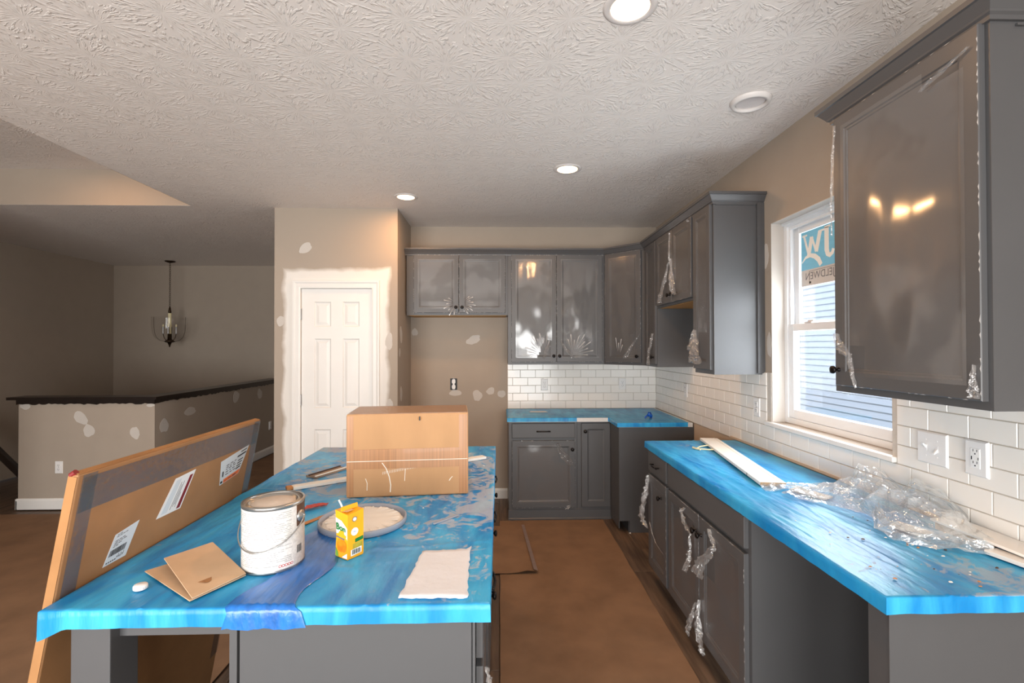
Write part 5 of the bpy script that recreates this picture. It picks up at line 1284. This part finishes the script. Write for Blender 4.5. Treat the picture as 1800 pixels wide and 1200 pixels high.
# ------------------------------------------------------------------ things on the right counter
o, F, L_ = bar('trim_plank', 'long white trim board lying aslant on the window counter', 'trim board', (1.400, 3.165), (1.234, 2.128), .112, .016, 'trim_plank', 'board_end', z=ZI+.006)
MB().fbox(F, 0, L_, .032, .035, .0158, .0175).build('bead', 'trim_plank', o); MB().fbox(F, L_*.84, L_*.845, -.057, -.0562, .001, .0155).build('saw_kerf', 'black', o)
yo = thing('packing_tie', 'loose yellow packing strips under the trim board', 'packing tie', (1.28, 2.93, ZI))
for k, pts in enumerate(([(1.215, 2.92), (1.26, 2.965), (1.335, 2.985)], [(1.215, 2.915), (1.27, 2.87), (1.335, 2.85)], [(1.205, 2.95), (1.215, 2.915), (1.228, 2.89)])):
    MB().tube([(x, y, ZI+.005+.004*i) if k < 2 else (x, y, ZI+.006) for i, (x, y) in enumerate(pts)], .0042 if k < 2 else .006, 6).build('strip_body', 'sleeve', yo)
def tile_slab(name, label, cx, cy, rz, w, l, z0, z1, t_, m='tile_white'):
    o = thing(name, label, 'tile', (cx, cy, ZI), rz); WM[o.name] = Matrix.Translation((cx, cy, ZI)) @ Matrix.Rotation(rz, 4, 'Z'); W = WM[o.name]
    pts = [W @ Vector(p) for p in ((-w/2, -l/2, z0), (w/2, -l/2, z0), (w/2, l/2, z1), (-w/2, l/2, z1))]; pts += [p+Vector((0, 0, t_)) for p in pts]
    MB().hexa(pts).build('glazed_slab', m, o, bevel=.0015); return o
tile_slab('loose_tile', 'large white loose tile tipped on a scrap at the counter end', 1.562, 1.485, math.radians(6), .098, .30, .0185, .030, .009)
tile_slab('loose_tile', 'small white tile lying under the larger loose tile', 1.512, 1.375, math.radians(10), .05, .11, .003, .003, .013)
tile_slab('wood_shim', 'brown wood shim propping up the larger loose tile', 1.537, 1.545, math.radians(8), .035, .16, .003, .003, .022, 'board_end')
tile_slab('loose_tile', 'white tile offcut under the clear plastic next to the trim board', 1.33, 2.015, math.radians(25), .06, .15, .003, .004, .008)
tile_slab('loose_tile', 'white tile offcut half covered by the crumpled clear plastic', 1.405, 1.60, math.radians(30), .07, .10, .003, .010, .008)
def bag():
    """heap of crumpled clear plastic: one folded sheet"""
    n, m = 64, 44; vs = []; rg = random.Random(12)
    A = [(1.20, 2.02), (1.33, 2.08), (1.44, 2.02), (1.50, 1.82), (1.56, 1.60), (1.56, 1.46)]
    Bq = [(1.24, 1.93), (1.30, 1.87), (1.34, 1.72), (1.33, 1.57), (1.42, 1.48), (1.50, 1.43)]
    def along(Q, t_):
        k = t_*(len(Q)-1); i = min(int(k), len(Q)-2); f_ = k-i; return Vector(Q[i]).lerp(Vector(Q[i+1]), f_)
    hgt = [.014, .026, .095, .11, .095, .03]
    for i in range(n+1):
        t_ = i/n; a, b = along(A, t_), along(Bq, t_); k = t_*5; q = min(int(k), 4); H = hgt[q]*(1-(k-q))+hgt[q+1]*(k-q)
        for j in range(m+1):
            s = j/m; p = a.lerp(b, s); v = Vector((p.x*9, p.y*9, 2))
            rid = 1-abs(mnoise.noise(v*1.0))*2; rid2 = 1-abs(mnoise.noise(v*2.7+Vector((3, 7, 1))))*2; rid3 = mnoise.noise(v*6)
            env = math.sin(math.pi*(.10+.82*s))*(1-.35*s)
            z = H*env*(.55+.55*max(0, rid)+.28*rid2)+.007*rid3*env
            vs.append((p.x+.012*mnoise.noise(v*2+Vector((9, 0, 0))), p.y+.014*mnoise.noise(v*2+Vector((0, 9, 0))), ZI+.004+max(0, z)))
    fs = [(i*(m+1)+j, i*(m+1)+j+1, (i+1)*(m+1)+j+1, (i+1)*(m+1)+j) for i in range(n) for j in range(m)]
    def lowered(mb):
        mb.v = [Vector((v.x, v.y, max(v.z, ZI+.002))) for v in mb.v]; return mb
    o = thing('plastic_bag', 'heap of crumpled clear plastic wrap on the window counter', 'plastic wrap', (1.4, 1.75, ZI))
    MB().add(vs, fs).build('bag_sheet', 'clear_bag', o, fix=False)
    mb = MB(); ribbon(mb, [(1.50, 2.03, ZI+.01), (1.52, 1.98, ZI+.10), (1.545, 1.90, ZI+.105), (1.56, 1.80, ZI+.06)], [.05, .10, .09, .05], (.5, .6, .6), .012, 8, nw=9); lowered(mb).build('bag_fold', 'clear_bag', o, fix=False)
    mb = MB(); ribbon(mb, [(1.53, 1.80, ZI+.05), (1.545, 1.74, ZI+.125), (1.57, 1.66, ZI+.10), (1.585, 1.58, ZI+.05)], [.03, .06, .06, .03], (.5, .6, .6), .010, 9, nw=9); lowered(mb).build('bag_fold', 'clear_bag', o, fix=False)
    mb = MB(); ribbon(mb, [(1.17, 2.10, ZI+.006), (1.27, 2.10, ZI+.016), (1.38, 2.05, ZI+.02), (1.48, 1.98, ZI+.03)], [.06, .09, .10, .08], (.2, 1, .1), .006, 10, nw=9); lowered(mb).build('bag_fold', 'clear_bag', o, fix=False)
    mb = MB(); ribbon(mb, [(1.36, 1.70, ZI+.05), (1.31, 1.62, ZI+.03), (1.33, 1.54, ZI+.02), (1.42, 1.47, ZI+.02), (1.50, 1.42, ZI+.012)], [.06, .09, .09, .10, .05], (.8, .5, .3), .012, 11, nw=9); lowered(mb).build('bag_fold', 'clear_bag', o, fix=False)
bag()
so = thing('film_scrap', 'crumpled scrap of blue film on the corner counter', 'scrap', (1.32, 4.22, ZI))
mb = MB(); ribbon(mb, [(1.28, 4.17, ZI+.01), (1.31, 4.19, ZI+.03), (1.36, 4.22, ZI+.012), (1.35, 4.30, ZI+.03), (1.39, 4.33, ZI+.01)], [.05, .06, .05, .04, .03], (.3, .9, .3), .010, 14); mb.build('scrap_sheet', 'tatter_blue', so, fix=False)
po = tag(MB().hexa([(.29, 4.60, ZI+.001), (.47, 4.60, ZI+.001), (.45, 4.67, ZI+.001), (.31, 4.68, ZI+.001), (.29, 4.60, ZI+.004), (.47, 4.60, ZI+.003), (.45, 4.67, ZI+.004), (.31, 4.68, ZI+.003)]).build('paper_scrap', 'napkin'), 'flat white paper scrap on the corner counter film', 'scrap')
for x, y in ((1.12, 4.02), (1.085, 3.955)):
    crumb(x, y, .0, .012, 'joint_compound', 'white plaster crumb on the floor by the corner cabinet', 'plaster crumbs on the floor')
